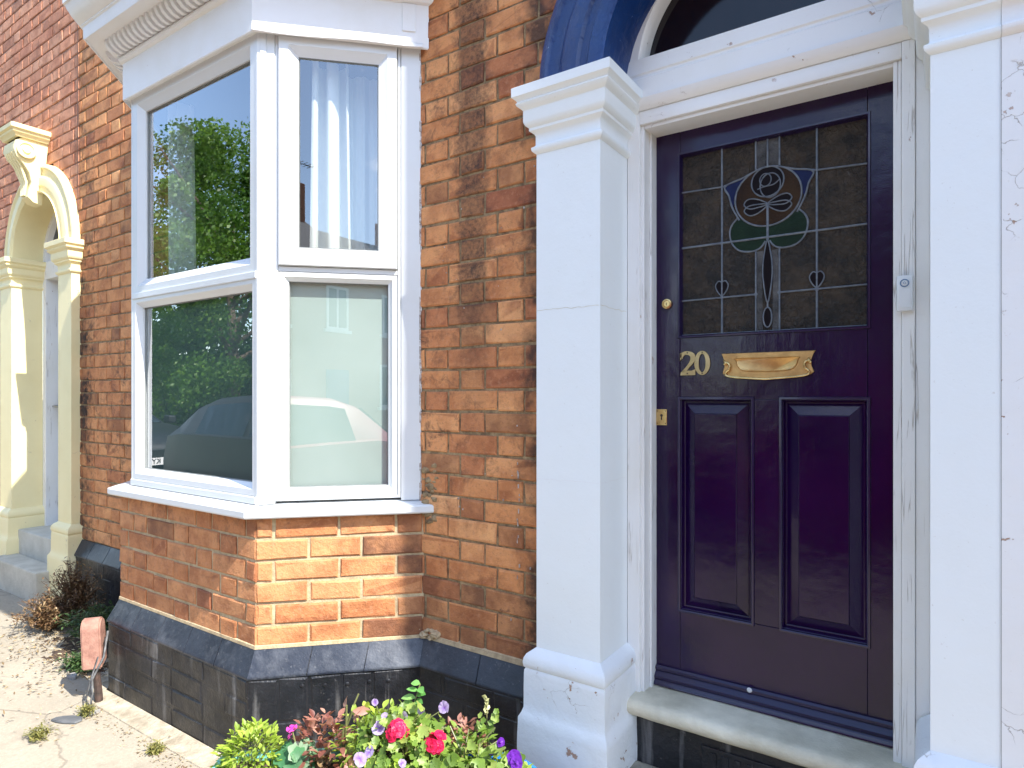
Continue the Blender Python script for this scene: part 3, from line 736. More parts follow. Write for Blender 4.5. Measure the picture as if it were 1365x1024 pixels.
# upper window over the bay
bm = bmesh.new(); ring(bm, WALL, -3.1, -2.05, 3.75, 5.05, [(-.0, .0), (.0, -.10), (.07, -.10), (.075, -.13)]); fbox(bm, WALL, -3.02, -2.13, -.13, -.105, 4.37, 4.42)
uw = mesh_obj('upper_window', bm, 'upvc', house); bm = bmesh.new(); quad(bm, (-3.05, .12, 3.8), (-2.1, .12, 3.8), (-2.1, .12, 5.0), (-3.05, .12, 5.0)); mesh_obj('pane', bm, 'far_glass', uw)
bm = bmesh.new(); fbox(bm, WALL, -3.2, -1.95, -.1, .06, 3.68, 3.748, .006); mesh_obj('sill', bm, 'cornice', uw)
def roof_for(x0, x1, parent, zt=5.62):
    bm = bmesh.new(); quad(bm, (x0, -.10, zt), (x1, -.10, zt), (x1, 4, zt+2.6), (x0, 4, zt+2.6)); quad(bm, (x0, 8.5, zt), (x1, 8.5, zt), (x1, 4, zt+2.6), (x0, 4, zt+2.6))
    mesh_obj('roof', bm, 'roof', parent)
    bm = bmesh.new(); box(bm, x0, x1, .03, 8.4, zt-.25, zt-.03); box(bm, x0+.02, x1-.02, 4.4, 8.4, -.1, zt-.25); box(bm, x0+.02, x0+.2, .3, 4.4, 3.0, zt-.25); mesh_obj('inner_wall', bm, 'plaster', parent)
    bm = bmesh.new(); tube(bm, [(x0, -.07, zt-.05), (x1, -.07, zt-.05)], .045, 10); mesh_obj('gutter', bm, 'dark', parent)
roof_for(HL, HR, house)

# ---- doorways (built once per house)
CAP = [(-.004, 2.135), (.004, 2.140), (.011, 2.146), (.013, 2.152), (.013, 2.158), (.004, 2.164), (.002, 2.168), (.002, 2.196), (.006, 2.204), (.018, 2.212), (.018, 2.221), (.026, 2.227), (.030, 2.234), (.032, 2.240), (.032, 2.276), (.038, 2.282), (.047, 2.289),
       (.050, 2.296), (.046, 2.302), (.050, 2.308), (.060, 2.316), (.0605, 2.345), (.055, 2.349), (-.05, 2.3495)]
SH = [(0, .50), (0, 1.0), (0, 1.6), (0, 2.137)]
BS = [(.0, .521), (.010, .514), (.024, .503), (.031, .490), (.033, .476), (.031, .462), (.026, .457), (.029, .452), (.030, .440), (.031, .33), (.036, .315), (.045, .300), (.047, .2), (.045, .09), (.050, .0)]
def rough_sub(bm, amp, z1):
    """give a swept block a lumpy rendered surface"""
    bmesh.ops.subdivide_edges(bm, edges=[e for e in bm.edges if e.calc_length() > .05], cuts=4, use_grid_fill=True)
    for v in bm.verts:
        v.co += noise.noise_vector(v.co*14)*amp*(1 if v.co.z < z1 else .3)
def pilaster(path, parent, m, m_base, m_cap=None):
    bm = bmesh.new(); sweep(bm, path, SH, close=False)
    p = mesh_obj('pilaster', bm, m, parent)
    bm = bmesh.new(); sweep(bm, path, CAP, close=True); smooth_by_angle(mesh_obj('capital', bm, m_cap or m, p), 40)
    bm = bmesh.new(); sweep(bm, path, BS, close=False); rough_sub(bm, .0022, .31); smooth_by_angle(mesh_obj('pilaster_base', bm, m_base, p), 40)
    return p
def archivolt(parent, cx, cz, mat, ri=RI, ro=RO):
    d = ro-ri
    prof = [(ro, .004), (ro, -.028), (ro-.010, -.036), (ro-.026, -.040), (ro-.034, -.030), (ro-.042, -.027), (ro-.075, -.029), (ro-.085, -.040), (ro-.10, -.046), (ro-.145, -.046), (ro-.155, -.036),
            (ro-.18, -.036), (ro-.19, -.050), (ri+.012, -.052), (ri, -.044), (ri, .04), (ri, .15)]
    bm = bmesh.new(); rows = []
    for i in range(73):
        a = math.pi*i/72
        rows.append([bm.verts.new((cx-r_*math.cos(a), y, cz+r_*math.sin(a))) for r_, y in prof])
    for a, b in zip(rows, rows[1:]):
        for k in range(len(prof)-1): bm.faces.new((a[k], a[k+1], b[k+1], b[k]))
    bmesh.ops.subdivide_edges(bm, edges=[e for e in bm.edges if e.calc_length() > .05], cuts=2)
    for v in bm.verts: v.co += noise.noise_vector(v.co*11)*.002
    return smooth_by_angle(mesh_obj('arch', bm, mat, parent), 40)
FY = .144
def keystone(parent, cx, mat):
    """scrolled console over the crown of the arch, with a small moulded cap"""
    zc = CZD-.045
    prof = [(-.02, zc+.36), (-.07, zc+.37), (-.105, zc+.40), (-.098, zc+.45), (-.085, zc+.50), (-.100, zc+.56), (-.135, zc+.61), (-.175, zc+.65), (-.195, zc+.70), (-.185, zc+.75), (-.15, zc+.775), (-.0, zc+.775)]
    bm = bmesh.new(); L1, L2 = [], []
    for y, z in prof:
        hw = .052+.05*(z-zc-.36)/.42
        L1.append(bm.verts.new((cx-hw, y, z))); L2.append(bm.verts.new((cx+hw, y, z)))
    for k in range(len(prof)-1): bm.faces.new((L1[k], L2[k], L2[k+1], L1[k+1]))
    bm.faces.new(L1); bm.faces.new(L2[::-1])
    for sgn in (-1, 1):   # side volutes
        rws = []
        for r_, h in ((.055, 0), (.055, .010), (.044, .012), (.040, .004), (.026, .004), (.022, .014), (.0, .016)):
            rws.append([bm.verts.new((cx+sgn*(.098+h), -.125+r_*math.cos(a*math.pi/9), zc+.70+r_*math.sin(a*math.pi/9))) for a in range(18)])
        for a, b in zip(rws, rws[1:]):
            for k in range(18):
                try: bm.faces.new((a[k], a[(k+1) % 18], b[(k+1) % 18], b[k]))
                except Exception: pass
    for i in range(4):    # reeding on the face
        x = cx-.05+i*.033; tube(bm, [(x*.5+cx*.5, -.112, zc+.41), (x*.8+cx*.2, -.105, zc+.50), (x, -.14, zc+.60), (x, -.19, zc+.68)], .008, 6)
    recalc(bm)
    k_ = smooth_by_angle(mesh_obj('keystone', bm, mat, parent), 40)
    bm = bmesh.new()
    sweep(bm, [(cx-.115, .0), (cx-.115, -.19), (cx+.115, -.19), (cx+.115, .0)], [(-.02, zc+.776), (0, zc+.776), (.006, zc+.79), (.020, zc+.80), (.022, zc+.815), (.036, zc+.82), (.038, zc+.845), (.02, zc+.855)])
    bm.faces.new([bm.verts.new(q) for q in ((cx-.135, 0, zc+.8545), (cx-.135, -.21, zc+.8545), (cx+.135, -.21, zc+.8545), (cx+.135, 0, zc+.8545))])
    smooth_by_angle(mesh_obj('keystone_cap', bm, mat, k_), 40)

pilaster([(-1.09, .01), (-1.09, -.06), (-.86, -.06), (-.86, FY)], house, 'stucco', 'stucco_base')
pilaster([(-.013, FY), (-.013, -.06), (.1175, -.06)], house, 'stucco', 'stucco_base')
for zc_ in (1.625, 1.075):     # hairline joints across the left pilaster
    bm = bmesh.new(); pts_ = [(-1.088+.226*i/30, -.0606) for i in range(31)]+[(-.8594, -.058+.19*i/24) for i in range(25)]
    vv = []
    for i, (x, y) in enumerate(pts_):
        z = zc_+.004*noise.noise(Vector((i*.35, zc_*9, 0))); h_ = .0005+.0005*abs(noise.noise(Vector((i*.8, zc_, 3)))); vv.append((bm.verts.new((x, y, z-h_)), bm.verts.new((x, y, z+h_))))
    for i in range(len(vv)-1):
        if i != 30: bm.faces.new((vv[i][0], vv[i+1][0], vv[i+1][1], vv[i][1]))
    mesh_obj('joint_line', bm, 'stone' if zc_ > 1.3 else 'cornice', house)
archivolt(house, CXD, CZD, 'navy')
# door frame
XL, XR = -.804, -.0976; ZD0, ZD1 = .366, 2.228; DY = .244
bm = bmesh.new()
def frame_bar(x0, x1, y0, y1, z0, z1, b=.0025): box(bm, x0, x1, y0, y1, z0, z1, b)
frame_bar(-.8595, XL-.012, FY, DY+.06, ZD0-.003, 2.285); frame_bar(XL-.0125, XL-.0005, FY+.012, DY+.06, ZD0-.003, 2.2405); frame_bar(XL-.0005, XL+.008, FY+.055, DY+.06, ZD0-.003, 2.2405)
frame_bar(XR+.020, XR+.050, FY-.002, DY+.06, ZD0-.003, 2.285); frame_bar(XR+.0505, -.0135, FY+.004, DY+.06, ZD0-.003, 2.285); frame_bar(XR, XR+.0195, FY+.008, DY+.06, ZD0-.003, 2.2405)
mesh_obj('door_frame', bm, 'wood_white', house)
bm = bmesh.new()
frame_bar(XL-.0118, XR+.0198, FY, DY+.06, 2.2415, 2.285); frame_bar(XL, XR, FY+.012, DY+.06, 2.229, 2.241)
tr_prof = [(FY+.05, 2.2855), (FY-.004, 2.2855), (FY-.012, 2.292), (FY-.020, 2.306), (FY-.024, 2.318), (FY-.016, 2.322), (FY-.014, 2.385), (FY-.010, 2.390), (FY-.010, 2.398), (FY-.014, 2.403), (FY-.012, 2.452), (FY+.03, 2.462), (FY+.06, 2.462)]
A_ = [bm.verts.new((-.8595, y, z)) for y, z in tr_prof]; B_ = [bm.verts.new((-.0135, y, z)) for y, z in tr_prof]
for k in range(len(tr_prof)-1): bm.faces.new((A_[k], B_[k], B_[k+1], A_[k+1]))
tro = smooth_by_angle(mesh_obj('transom', bm, 'wood_white_h', house), 30)
# fanlight
bm = bmesh.new(); rows = []
fp = [(RI-.001, FY+.03), (RI-.001, FY-.004), (RI-.006, FY-.008), (RI-.040, FY-.008), (RI-.046, FY-.002), (RI-.052, FY+.020), (RI-.055, FY+.06)]
for i in range(61):
    a = math.pi*i/60; rows.append([bm.verts.new((CXD-r_*math.cos(a), y, CZD+.06+r_*math.sin(a))) for r_, y in fp])
for a, b in zip(rows, rows[1:]):
    for k in range(len(fp)-1): bm.faces.new((a[k], a[k+1], b[k+1], b[k]))
fan = smooth_by_angle(mesh_obj('fanlight', bm, 'wood_white_h', house), 30)
bm = bmesh.new(); bm.faces.new([bm.verts.new((CXD-.385*math.cos(math.pi*i/40), FY+.045, CZD+.06+.385*math.sin(math.pi*i/40))) for i in range(41)]); mesh_obj('pane', bm, 'fan_glass', fan)
bm = bmesh.new(); quad(bm, (-1., .31, .2), (.15, .31, .2), (.15, .31, 3.1), (-1., .31, 3.1)); mesh_obj('hall_wall', bm, 'dark', house)

# ---- the door
door = None
bm = bmesh.new()
gx0, gx1, gz0, gz1 = -.713, -.165, 1.546, 2.150
def db(x0, x1, z0, z1, y=DY): box(bm, x0, x1, y, DY+.045, z0, z1, .0016)
db(-.812, gx0-.0008, .372, 2.2395); db(gx1+.0008, -.092, .372, 2.2395)
db(gx0, gx1, gz1, 2.2395, DY+.0006); db(gx0, gx1, 1.335, gz0, DY+.0005); db(gx0, gx1, .372, .630, DY+.0005)
db(-.483, -.395, .6305, 1.3345, DY+.001)
door = mesh_obj('door', bm, 'purple', house)
DF = Face((0, DY), (1, 0), (0, -1))
for x0, x1 in ((gx0, -.4835), (-.3945, gx1)):
    bm = bmesh.new()
    ring(bm, DF, x0, x1, .631, 1.334, [(0, -.001), (.001, -.004), (.0035, -.0065), (.006, -.0115), (.008, -.0185), (.010, -.0185), (.012, -.020), (.046, -.0065), (.047, -.004), (.0485, -.003)], True)
    smooth_by_angle(mesh_obj('door_panel', bm, 'purple', door), 14)
    bm = bmesh.new(); ring(bm, DF, x0, x1, .631, 1.334, [(-.009, .0002), (-.007, .0045), (-.002, .0052), (.001, .003), (.002, -.003)]); smooth_by_angle(mesh_obj('bead', bm, 'purple_rail', door), 40)
bm = bmesh.new(); ring(bm, DF, gx0, gx1, gz0, gz1, [(-.009, .0002), (-.007, .004), (-.002, .0045), (.0, .002), (.002, -.008), (.004, -.016)]); smooth_by_angle(mesh_obj('bead', bm, 'purple_rail', door), 40)
bm = bmesh.new()     # weather bar
wp = [(DY+.001, .430), (DY-.006, .430), (DY-.012, .424), (DY-.012, .416), (DY-.008, .412), (DY-.016, .404), (DY-.022, .398), (DY-.022, .390), (DY-.018, .386), (DY-.026, .378), (DY-.028, .370), (DY+.001, .370)]
A_ = [bm.verts.new((XL+.009, y, z)) for y, z in wp]; B_ = [bm.verts.new((XR-.001, y, z)) for y, z in wp]
for k in range(len(wp)): bm.faces.new((A_[k], B_[k], B_[(k+1) % len(wp)], A_[(k+1) % len(wp)]))
bm.faces.new(A_); bm.faces.new(B_[::-1]); recalc(bm); smooth_by_angle(mesh_obj('weather_bar', bm, 'purple_rail', door), 40)
bm = bmesh.new(); lathe(bm, (-.487, DY-.0125, .424), [(.0, .004), (.006, .003), (.008, 0)], 12, 'Y'); mesh_obj('screw_cap', bm, 'far_white', door)

# ---- leaded light
GX, GZ, GY = -.439, 1.85, DY+.016
def G3(u, v, d=0): return Vector((GX+u, GY-d, GZ+v))
bm = bmesh.new(); quad(bm, G3(-.28, -.31), G3(.28, -.31), G3(.28, .31), G3(-.28, .31)); lead_light = mesh_obj('leaded_light', bm, 'obscure', door)
def piece(name, mat, pts, d=.0012):
    bm = bmesh.new(); bm.faces.new([bm.verts.new(G3(u, v, d)) for u, v in pts]); mesh_obj(name, bm, mat, lead_light)
def cat(pts, closed=False, n=8):
    o = []; P = list(pts); m = len(P)
    rngk = range(m if closed else m-1)
    for i in rngk:
        p0 = P[(i-1) % m] if (closed or i > 0) else P[0]; p1 = P[i]; p2 = P[(i+1) % m]; p3 = P[(i+2) % m] if (closed or i < m-2) else P[-1]
        for k in range(n):
            t_ = k/n
            o.append(tuple(.5*((2*p1[j])+(-p0[j]+p2[j])*t_+(2*p0[j]-5*p1[j]+4*p2[j]-p3[j])*t_*t_+(-p0[j]+3*p1[j]-3*p2[j]+p3[j])*t_**3) for j in (0, 1)))
    if not closed: o.append(P[-1])
    return o
def circ(cx, cz, rx, rz, n=32, a0=0, a1=360): return [(cx+rx*math.cos(R(a0+(a1-a0)*k/n)), cz+rz*math.sin(R(a0+(a1-a0)*k/n))) for k in range(n+(0 if a1-a0 == 360 else 1))]
lb = bmesh.new()
def came(pts, wd=.0052, closed=False):
    wd *= 1.08
    P = [Vector(p) for p in pts]; n = len(P); rows = []
    idx = list(range(n))+([0] if closed else [])
    for i in idx:
        a = P[(i-1) % n] if (closed or i > 0) else P[i]; b = P[(i+1) % n] if (closed or i < n-1) else P[i]
        d = (b-a).normalized(); nn = Vector((-d.y, d.x)); h = wd/2
        jw = 1+rng.uniform(-.12, .12)
        rows.append([lb.verts.new(G3(*(P[i]+nn*o_*jw), dd)) for o_, dd in ((-h, .001), (-h*.7, .0042), (0, .0052), (h*.7, .0042), (h, .001))])
    for a, b in zip(rows, rows[1:]):
        for k in range(4): lb.faces.new((a[k], b[k], b[k+1], a[k+1]))
def mir(p): return [(-x, z) for x, z in p]
rose = circ(0, .119, .0985, .0925, 40)
wing = cat([(-.036, .205), (-.075, .190), (-.130, .173), (-.118, .14), (-.107, .10), (-.085, .056)], n=6)
lobe = cat([(-.090, .065), (-.108, .045), (-.1155, .02), (-.108, -.015), (-.085, -.040), (-.05, -.0475), (-.022, -.040), (-.006, -.02)], n=6)
ipet = circ(0, .165, .048, .047, 28)
piece('stained_glass', 'blue_glass', [(-.036, .204), (-.075, .190), (-.130, .173), (-.118, .14), (-.107, .10), (-.098, .12), (-.09, .16), (-.06, .195)], .0012)
piece('stained_glass', 'blue_glass', mir([(-.036, .204), (-.075, .190), (-.130, .173), (-.118, .14), (-.107, .10), (-.098, .12), (-.09, .16), (-.06, .195)]), .0012)
piece('stained_glass', 'green_glass', lobe+[(0, -.02), (0, .05), (-.05, .045), (-.085, .06)], .0010)
piece('stained_glass', 'green_glass', mir(lobe+[(0, -.02), (0, .05), (-.05, .045), (-.085, .06)]), .0010)
piece('stained_glass', 'amber', rose, .0016)
piece('stained_glass', 'dark_glass', ipet, .0022)
came(rose, closed=True); came(ipet, .0045, True)
for w_ in (wing, lobe): came(w_); came(mir(w_))
came(circ(.008, .152, .030, .038, 24), .004, True); came(circ(-.006, .171, .017, .020, 20), .0035, True); came(cat([(-.030, .145), (-.012, .150), (.018, .153), (.036, .166)]), .0035)
for sg_ in (-1, 1):
    lp = cat([(0, .095), (sg_*.03, .114), (sg_*.058, .118), (sg_*.0705, .103), (sg_*.055, .088), (sg_*.03, .088)], True, 6)
    lp2 = cat([(0, .093), (sg_*.03, .098), (sg_*.058, .096), (sg_*.070, .082), (sg_*.052, .066), (sg_*.025, .072)], True, 6)
    piece('stained_glass', 'dark_glass', lp, .0024); piece('stained_glass', 'dark_glass', lp2, .0027); came(lp, .004, True); came(lp2, .004, True)
stem_ = cat([(0, -.018), (-.011, -.07), (-.014, -.12), (-.008, -.18), (0, -.2125), (.008, -.18), (.014, -.12), (.011, -.07)], True, 5)
piece('stained_glass', 'dark_glass', stem_, .0024); came(stem_, .0042, True)
elp = circ(0, -.259, .0125, .031, 24); piece('stained_glass', 'dark_glass', elp, .0024); came(elp, .0042, True)
for sx_ in (-.1402, .1402):
    hp = cat([(sx_, -.1795), (sx_-.014, -.165), (sx_-.020, -.146), (sx_-.011, -.132), (sx_, -.135), (sx_+.011, -.132), (sx_+.020, -.146), (sx_+.014, -.165)], True, 4)
    piece('stained_glass', 'dark_glass', hp, .0035); came(hp, .004, True)
    came([(sx_, .30), (sx_, .10), (sx_, -.1, ), (sx_, -.30)], .006)
for sx_ in (-.035, .035):
    came([(sx_, .30), (sx_, .208)]); came([(sx_, -.048), (sx_, -.302)])
    b0 = (-.035, 0) if sx_ < 0 else (0, .035)
piece('border_glass', 'seed_glass', [(-.035, .208), (.035, .208), (.035, .303), (-.035, .303)], .0008)
piece('border_glass', 'seed_glass', [(-.035, -.303), (-.014, -.303), (-.016, -.12), (-.012, -.05), (-.035, -.05)], .0008)
piece('border_glass', 'seed_glass', mir([(-.035, -.303), (-.014, -.303), (-.016, -.12), (-.012, -.05), (-.035, -.05)]), .0008)
came([(0, .30), (0, .208)]); came([(0, .094), (0, -.018)], .007); came([(0, -.2125), (0, -.2285)])
came([(-.278, .1785), (-.13, .1735)]); came([(.13, .1735), (.278, .165)])
came([(-.278, -.0085), (.278, -.0085)], .0065); came([(-.278, -.186), (-.035, -.1845)], .0055); came([(.035, -.1845), (.278, -.183)], .0055)
came([(-.274, -.3), (-.274, .3)], .004); came([(.274, -.3), (.274, .3)], .004); came([(-.274, -.3015), (.274, -.3015)], .004)
for (u, v) in ((-.1402, -.0085), (.1402, -.0085), (0, -.0085), (-.13, .1735), (.13, .1735), (0, .093), (-.1402, -.185), (.1402, -.185), (.035, -.1845), (-.035, -.1845)):
    rr_ = rng.uniform(.005, .0065); ps = [lb.verts.new(G3(u+rr_*math.cos(k*.7854), v+rr_*math.sin(k*.7854), .0036)) for k in range(8)]; tp = lb.verts.new(G3(u, v, .0064))
    for k in range(8): lb.faces.new((ps[k], ps[(k+1) % 8], tp))
recalc(lb); mesh_obj('lead_came', lb, 'lead', lead_light, True)

# ---- door furniture
# numerals 2 and 0, cast brass with serif foot
def numeral(name, polys, x, z, h, holes=()):
    bm = bmesh.new()
    for outer, inner in polys:
        n = len(outer)
        A = [bm.verts.new((x+u*h, DY-.0048, z+v*h)) for u, v in outer]; B = [bm.verts.new((x+u*h, DY-.0048, z+v*h)) for u, v in inner]
        A2 = [bm.verts.new((x+u*h, DY, z+v*h)) for u, v in outer]; B2 = [bm.verts.new((x+u*h, DY, z+v*h)) for u, v in inner]
        cl = outer[0] == outer[-1]
        for k in range(n-1):
            bm.faces.new((A[k], A[k+1], B[k+1], B[k])); bm.faces.new((A2[k], A2[k+1], A[k+1], A[k])); bm.faces.new((B[k], B[k+1], B2[k+1], B2[k]))
        if not cl:
            bm.faces.new((A[0], B[0], B2[0], A2[0])); bm.faces.new((A[-1], A2[-1], B2[-1], B[-1]))
    recalc(bm); o = mesh_obj(name, bm, 'brass_flat', door)
    bm = bmesh.new()
    for u, v in holes: lathe(bm, (x+u*h, DY-.0045, z+v*h), [(0, .0012), (.0022, .001), (.0026, 0)], 10, 'Y')
    mesh_obj('screw', bm, 'dark', o)
NH = .079
o0 = [(.33+.33*math.sin(a*math.pi/18), .5-.5*math.cos(a*math.pi/18)) for a in range(37)]
i0 = [(.33+.145*math.sin(a*math.pi/18), .5-.385*math.cos(a*math.pi/18)) for a in range(37)]
numeral('numeral', [(o0, i0)], -.664, 1.414, NH, ((.33, .94), (.33, .06)))
# the 2: hook, bowl, diagonal, foot
spo = cat([(.0, .74), (.01, .90), (.18, 1.0), (.40, .99), (.60, .88), (.63, .70), (.55, .50), (.40, .34), (.30, .21)], n=5)
spi = cat([(.10, .70), (.13, .80), (.22, .86), (.34, .85), (.42, .78), (.43, .66), (.36, .50), (.20, .30), (.02, .12)], n=5)
numeral('numeral', [(spo, spi), ([(.02, .125), (.15, .20), (.30, .19), (.50, .19), (.60, .24), (.64, .24)], [(.0, 0), (.15, 0), (.30, 0), (.50, 0), (.62, 0), (.64, 0.02)]), ([(-.01, .93), (.04, .93), (.06, .82)], [(-.01, .62), (.0, .64), (.05, .70)])],
        -.711, 1.414, NH, ((.30, .94), (.30, .07)))
# letter plate
lx0, lx1, lz0, lz1 = -.576, -.300, 1.404, 1.481
def side(sg): 
    x = lx0 if sg < 0 else lx1
    return [(x+sg*0, lz1), (x-sg*.008, lz1-.012), (x-sg*.013, lz1-.028), (x-sg*.012, lz1-.045), (x-sg*.006, lz1-.056), (x-sg*.004, lz1-.064), (x-sg*.012, lz1-.070), (x-sg*.03, lz0+.003)]
bm = bmesh.new(); poly = side(-1)+[(-.5, lz0-.001), (-.438, lz0-.003), (-.376, lz0-.001)]+side(1)[::-1]; prism(bm, poly, DY-.007, DY, .0015); recalc(bm)
lpz = mesh_obj('letter_plate', bm, 'brass', door)
bm = bmesh.new()     # flap with raised rim
fo = cat([(-.528, lz1-.016), (-.438, lz1-.0165), (-.348, lz1-.016), (-.346, lz1-.026), (-.352, lz1-.044), (-.372, lz1-.058), (-.438, lz1-.062), (-.504, lz1-.058), (-.524, lz1-.044), (-.530, lz1-.026)], True, 4)
cz_ = lz1-.038
A = [bm.verts.new((x, DY-.0068, z)) for x, z in fo]; B = [bm.verts.new((-.438+(x+.438)*.975, DY-.0100, cz_+(z-cz_)*.93)) for x, z in fo]; C_ = [bm.verts.new((-.438+(x+.438)*.945, DY-.0072, cz_+(z-cz_)*.84)) for x, z in fo]
for k in range(len(fo)):
    l = (k+1) % len(fo); bm.faces.new((A[k], A[l], B[l], B[k])); bm.faces.new((B[k], B[l], C_[l], C_[k]))
bm.faces.new(C_); smooth_by_angle(mesh_obj('flap', bm, 'brass', lpz), 50)
bm = bmesh.new()     # swan-neck pull bow
hp_ = cat([(-.565, lz1-.036), (-.556, lz1-.030), (-.5475, lz1-.038), (-.5495, lz1-.052), (-.560, lz1-.062), (-.555, lz1-.072), (-.52, lz1-.078), (-.438, lz1-.084)], n=6)
hp2 = hp_ + [(-.876-x, z) for x, z in hp_[::-1][1:]]
tube(bm, [(x, DY-.014-.010*math.sin(math.pi*min(1, max(0, (x+.56)/.244))), z) for x, z in hp2], .0034, 8)
for x in (-.560, -.316): tube(bm, [(x, DY-.004, lz1-.030), (x, DY-.018, lz1-.030)], .0045, 10)
for x in (-.562, -.314): tube(bm, [(x-.005, DY-.010, lz1-.022), (x+.004, DY-.012, lz1-.036)], .0028, 6)
mesh_obj('handle', bm, 'brass_pale', lpz, True)
# cylinder lock
bm = bmesh.new(); lathe(bm, (-.757, DY, 1.656), [(.0, .009), (.010, .009), (.0115, .0075), (.012, .010), (.0165, .009), (.018, .005), (.018, 0)], 28, 'Y'); lk = smooth_by_angle(mesh_obj('cylinder_lock', bm, 'brass_pale', door), 45)
bm = bmesh.new(); box(bm, -.7578, -.7562, DY-.0098, DY-.0088, 1.651, 1.660); mesh_obj('keyway', bm, 'dark', lk)
# keyhole escutcheon
bm = bmesh.new(); box(bm, -.797, -.758, DY-.003, DY+.0005, 1.246, 1.300, .0012); es = mesh_obj('keyhole_plate', bm, 'brass_pale', door)
bm = bmesh.new(); lathe(bm, (-.777, DY-.0031, 1.279), [(0, .0004), (.0045, .0003), (.0046, 0)], 14, 'Y'); prism(bm, [(-.7795, 1.264), (-.7745, 1.264), (-.7757, 1.278), (-.7783, 1.278)], DY-.0035, DY-.003)
for u in (-.792, -.763):
    for v in (1.252, 1.294): lathe(bm, (u, DY-.0031, v), [(0, .0008), (.0018, .0005), (.002, 0)], 8, 'Y')
mesh_obj('keyhole', bm, 'dark', es)

# ---- doorstep
bm = bmesh.new()
nos = [(DY+.02, .3655), (.10, .3655), (.088, .364), (.079, .359), (.073, .350), (.0715, .340), (.074, .328), (.081, .318), (.090, .312), (.12, .310)]
xs = [-.858+i*(.844/24) for i in range(25)]; rows = []
for x in xs: rows.append([bm.verts.new((x, y+noise.noise(Vector((x*14, y*20, z*9)))*.0035, z+noise.noise(Vector((x*11+5, y*20, z*9)))*.003)) for y, z in nos])
for a, b in zip(rows, rows[1:]):
    for k in range(len(nos)-1): bm.faces.new((a[k], b[k], b[k+1], a[k+1]))
bm.faces.new(rows[0]); bm.faces.new(rows[-1][::-1]); smooth_by_angle(mesh_obj('door_sill', bm, 'stone', house), 50)
bm = bmesh.new(); box(bm, -.859, -.013, .118, .24, .1, .312); box(bm, -.60, -.30, .112, .1185, .20, .272, .003)
for i in range(7): box(bm, -.575+i*.036, -.555+i*.036, .1085, .1125, .212, .258, .002)
mesh_obj('step_riser', bm, 'black', house)
bm = bmesh.new(); box(bm, -.86, .09, -.42, .118, -.05, .157, .012)
mesh_obj('doorstep', bm, 'slab', house)

# ================================================================= NEIGHBOUR ON THE LEFT (yellow doorway)
nb = empty('brick_house', (-7, 0, 0), 'pinkish brick terraced house with pale yellow arched doorway, at the far left', 'house', 'terraced houses along the pavement')
NCX = -5.20; NRI = .405; NRO = .60
def tone_n(x, z, w_): return rng.betavariate(3, 2.4), (rng.uniform(.1, .4) if rng.random() < .08 else 0)
nwall = brick_wall('wall', WALL, -10.5, HL-.003, .421, 66, .0788, [(NCX-.50, NCX+.50, 0, 2.355), (-9.5, -8.3, .95, 2.7), (-9.4, -8.4, 3.75, 5.05), (-5.62, -5.62, 0, 0)], [(NCX, CZD, .58)], 'brick_pink', 'mortar_pink', nb, tonefn=tone_n)
pilaster([(NCX-.62, .01), (NCX-.62, -.05), (NCX-.40, -.05), (NCX-.40, FY)], nb, 'yellow', 'yellow')
pilaster([(NCX+.40, FY), (NCX+.40, -.05), (NCX+.597, -.05), (NCX+.597, .01)], nb, 'yellow', 'yellow')
archivolt(nb, NCX, CZD, 'yellow', .40, .597); keystone(nb, NCX, 'yellow')
bm = bmesh.new()
box(bm, NCX-.40, NCX-.345, FY, .28, .37, 2.36, .003); box(bm, NCX+.345, NCX+.40, FY, .28, .37, 2.36, .003); box(bm, NCX-.345, NCX+.345, FY, .28, 2.22, 2.35, .003)
mesh_obj('door_frame', bm, 'wood_white', nb)
bm = bmesh.new(); rows = []
for i in range(41):
    a = math.pi*i/40; rows.append([bm.verts.new((NCX-r_*math.cos(a), y, CZD+r_*math.sin(a))) for r_, y in ((.399, FY+.03), (.399, FY), (.36, FY), (.35, FY+.04))])
for a, b in zip(rows, rows[1:]):
    for k in range(3): bm.faces.new((a[k], a[k+1], b[k+1], b[k]))
nf = mesh_obj('fanlight', bm, 'wood_white_h', nb)
bm = bmesh.new(); bm.faces.new([bm.verts.new((NCX-.355*math.cos(math.pi*i/30), FY+.035, CZD+.355*math.sin(math.pi*i/30))) for i in range(31)]); mesh_obj('pane', bm, 'far_glass', nf)
bm = bmesh.new(); box(bm, NCX-.344, NCX+.344, .235, .27, .375, 2.219, .002)
ndoor = mesh_obj('door', bm, 'doorblue', nb)
ND = Face((0, .235), (1, 0), (0, -1))
for a, b in ((-.27, -.04), (.04, .27)):
    for z0, z1 in ((.6, 1.15), (1.35, 2.05)):
        bm = bmesh.new(); ring(bm, ND, NCX+a, NCX+b, z0, z1, [(0, .001), (.0, .008), (.02, .008), (.03, .001)]); mesh_obj('door_panel', bm, 'doorblue', ndoor)
bm = bmesh.new(); box(bm, NCX-.335, NCX-.295, .225, .2345, 1.12, 1.34, .003); tube(bm, [(NCX-.315, .232, 1.27), (NCX-.315, .185, 1.27), (NCX-.315, .18, 1.268), (NCX-.21, .178, 1.262)], .008, 8); mesh_obj('handle', bm, 'steel', ndoor)
bm = bmesh.new(); quad(bm, (NCX-.5, .29, .2), (NCX+.5, .29, .2), (NCX+.5, .29, 3.0), (NCX-.5, .29, 3.0)); mesh_obj('hall_wall', bm, 'dark', nb)
bm = bmesh.new(); box(bm, NCX-.398, NCX+.398, -.02, .24, .16, .371, .01); mesh_obj('door_sill', bm, simple('grey stone step', (.46, .44, .37), (.56, .54, .47), 9, .8, .004, 80), nb)
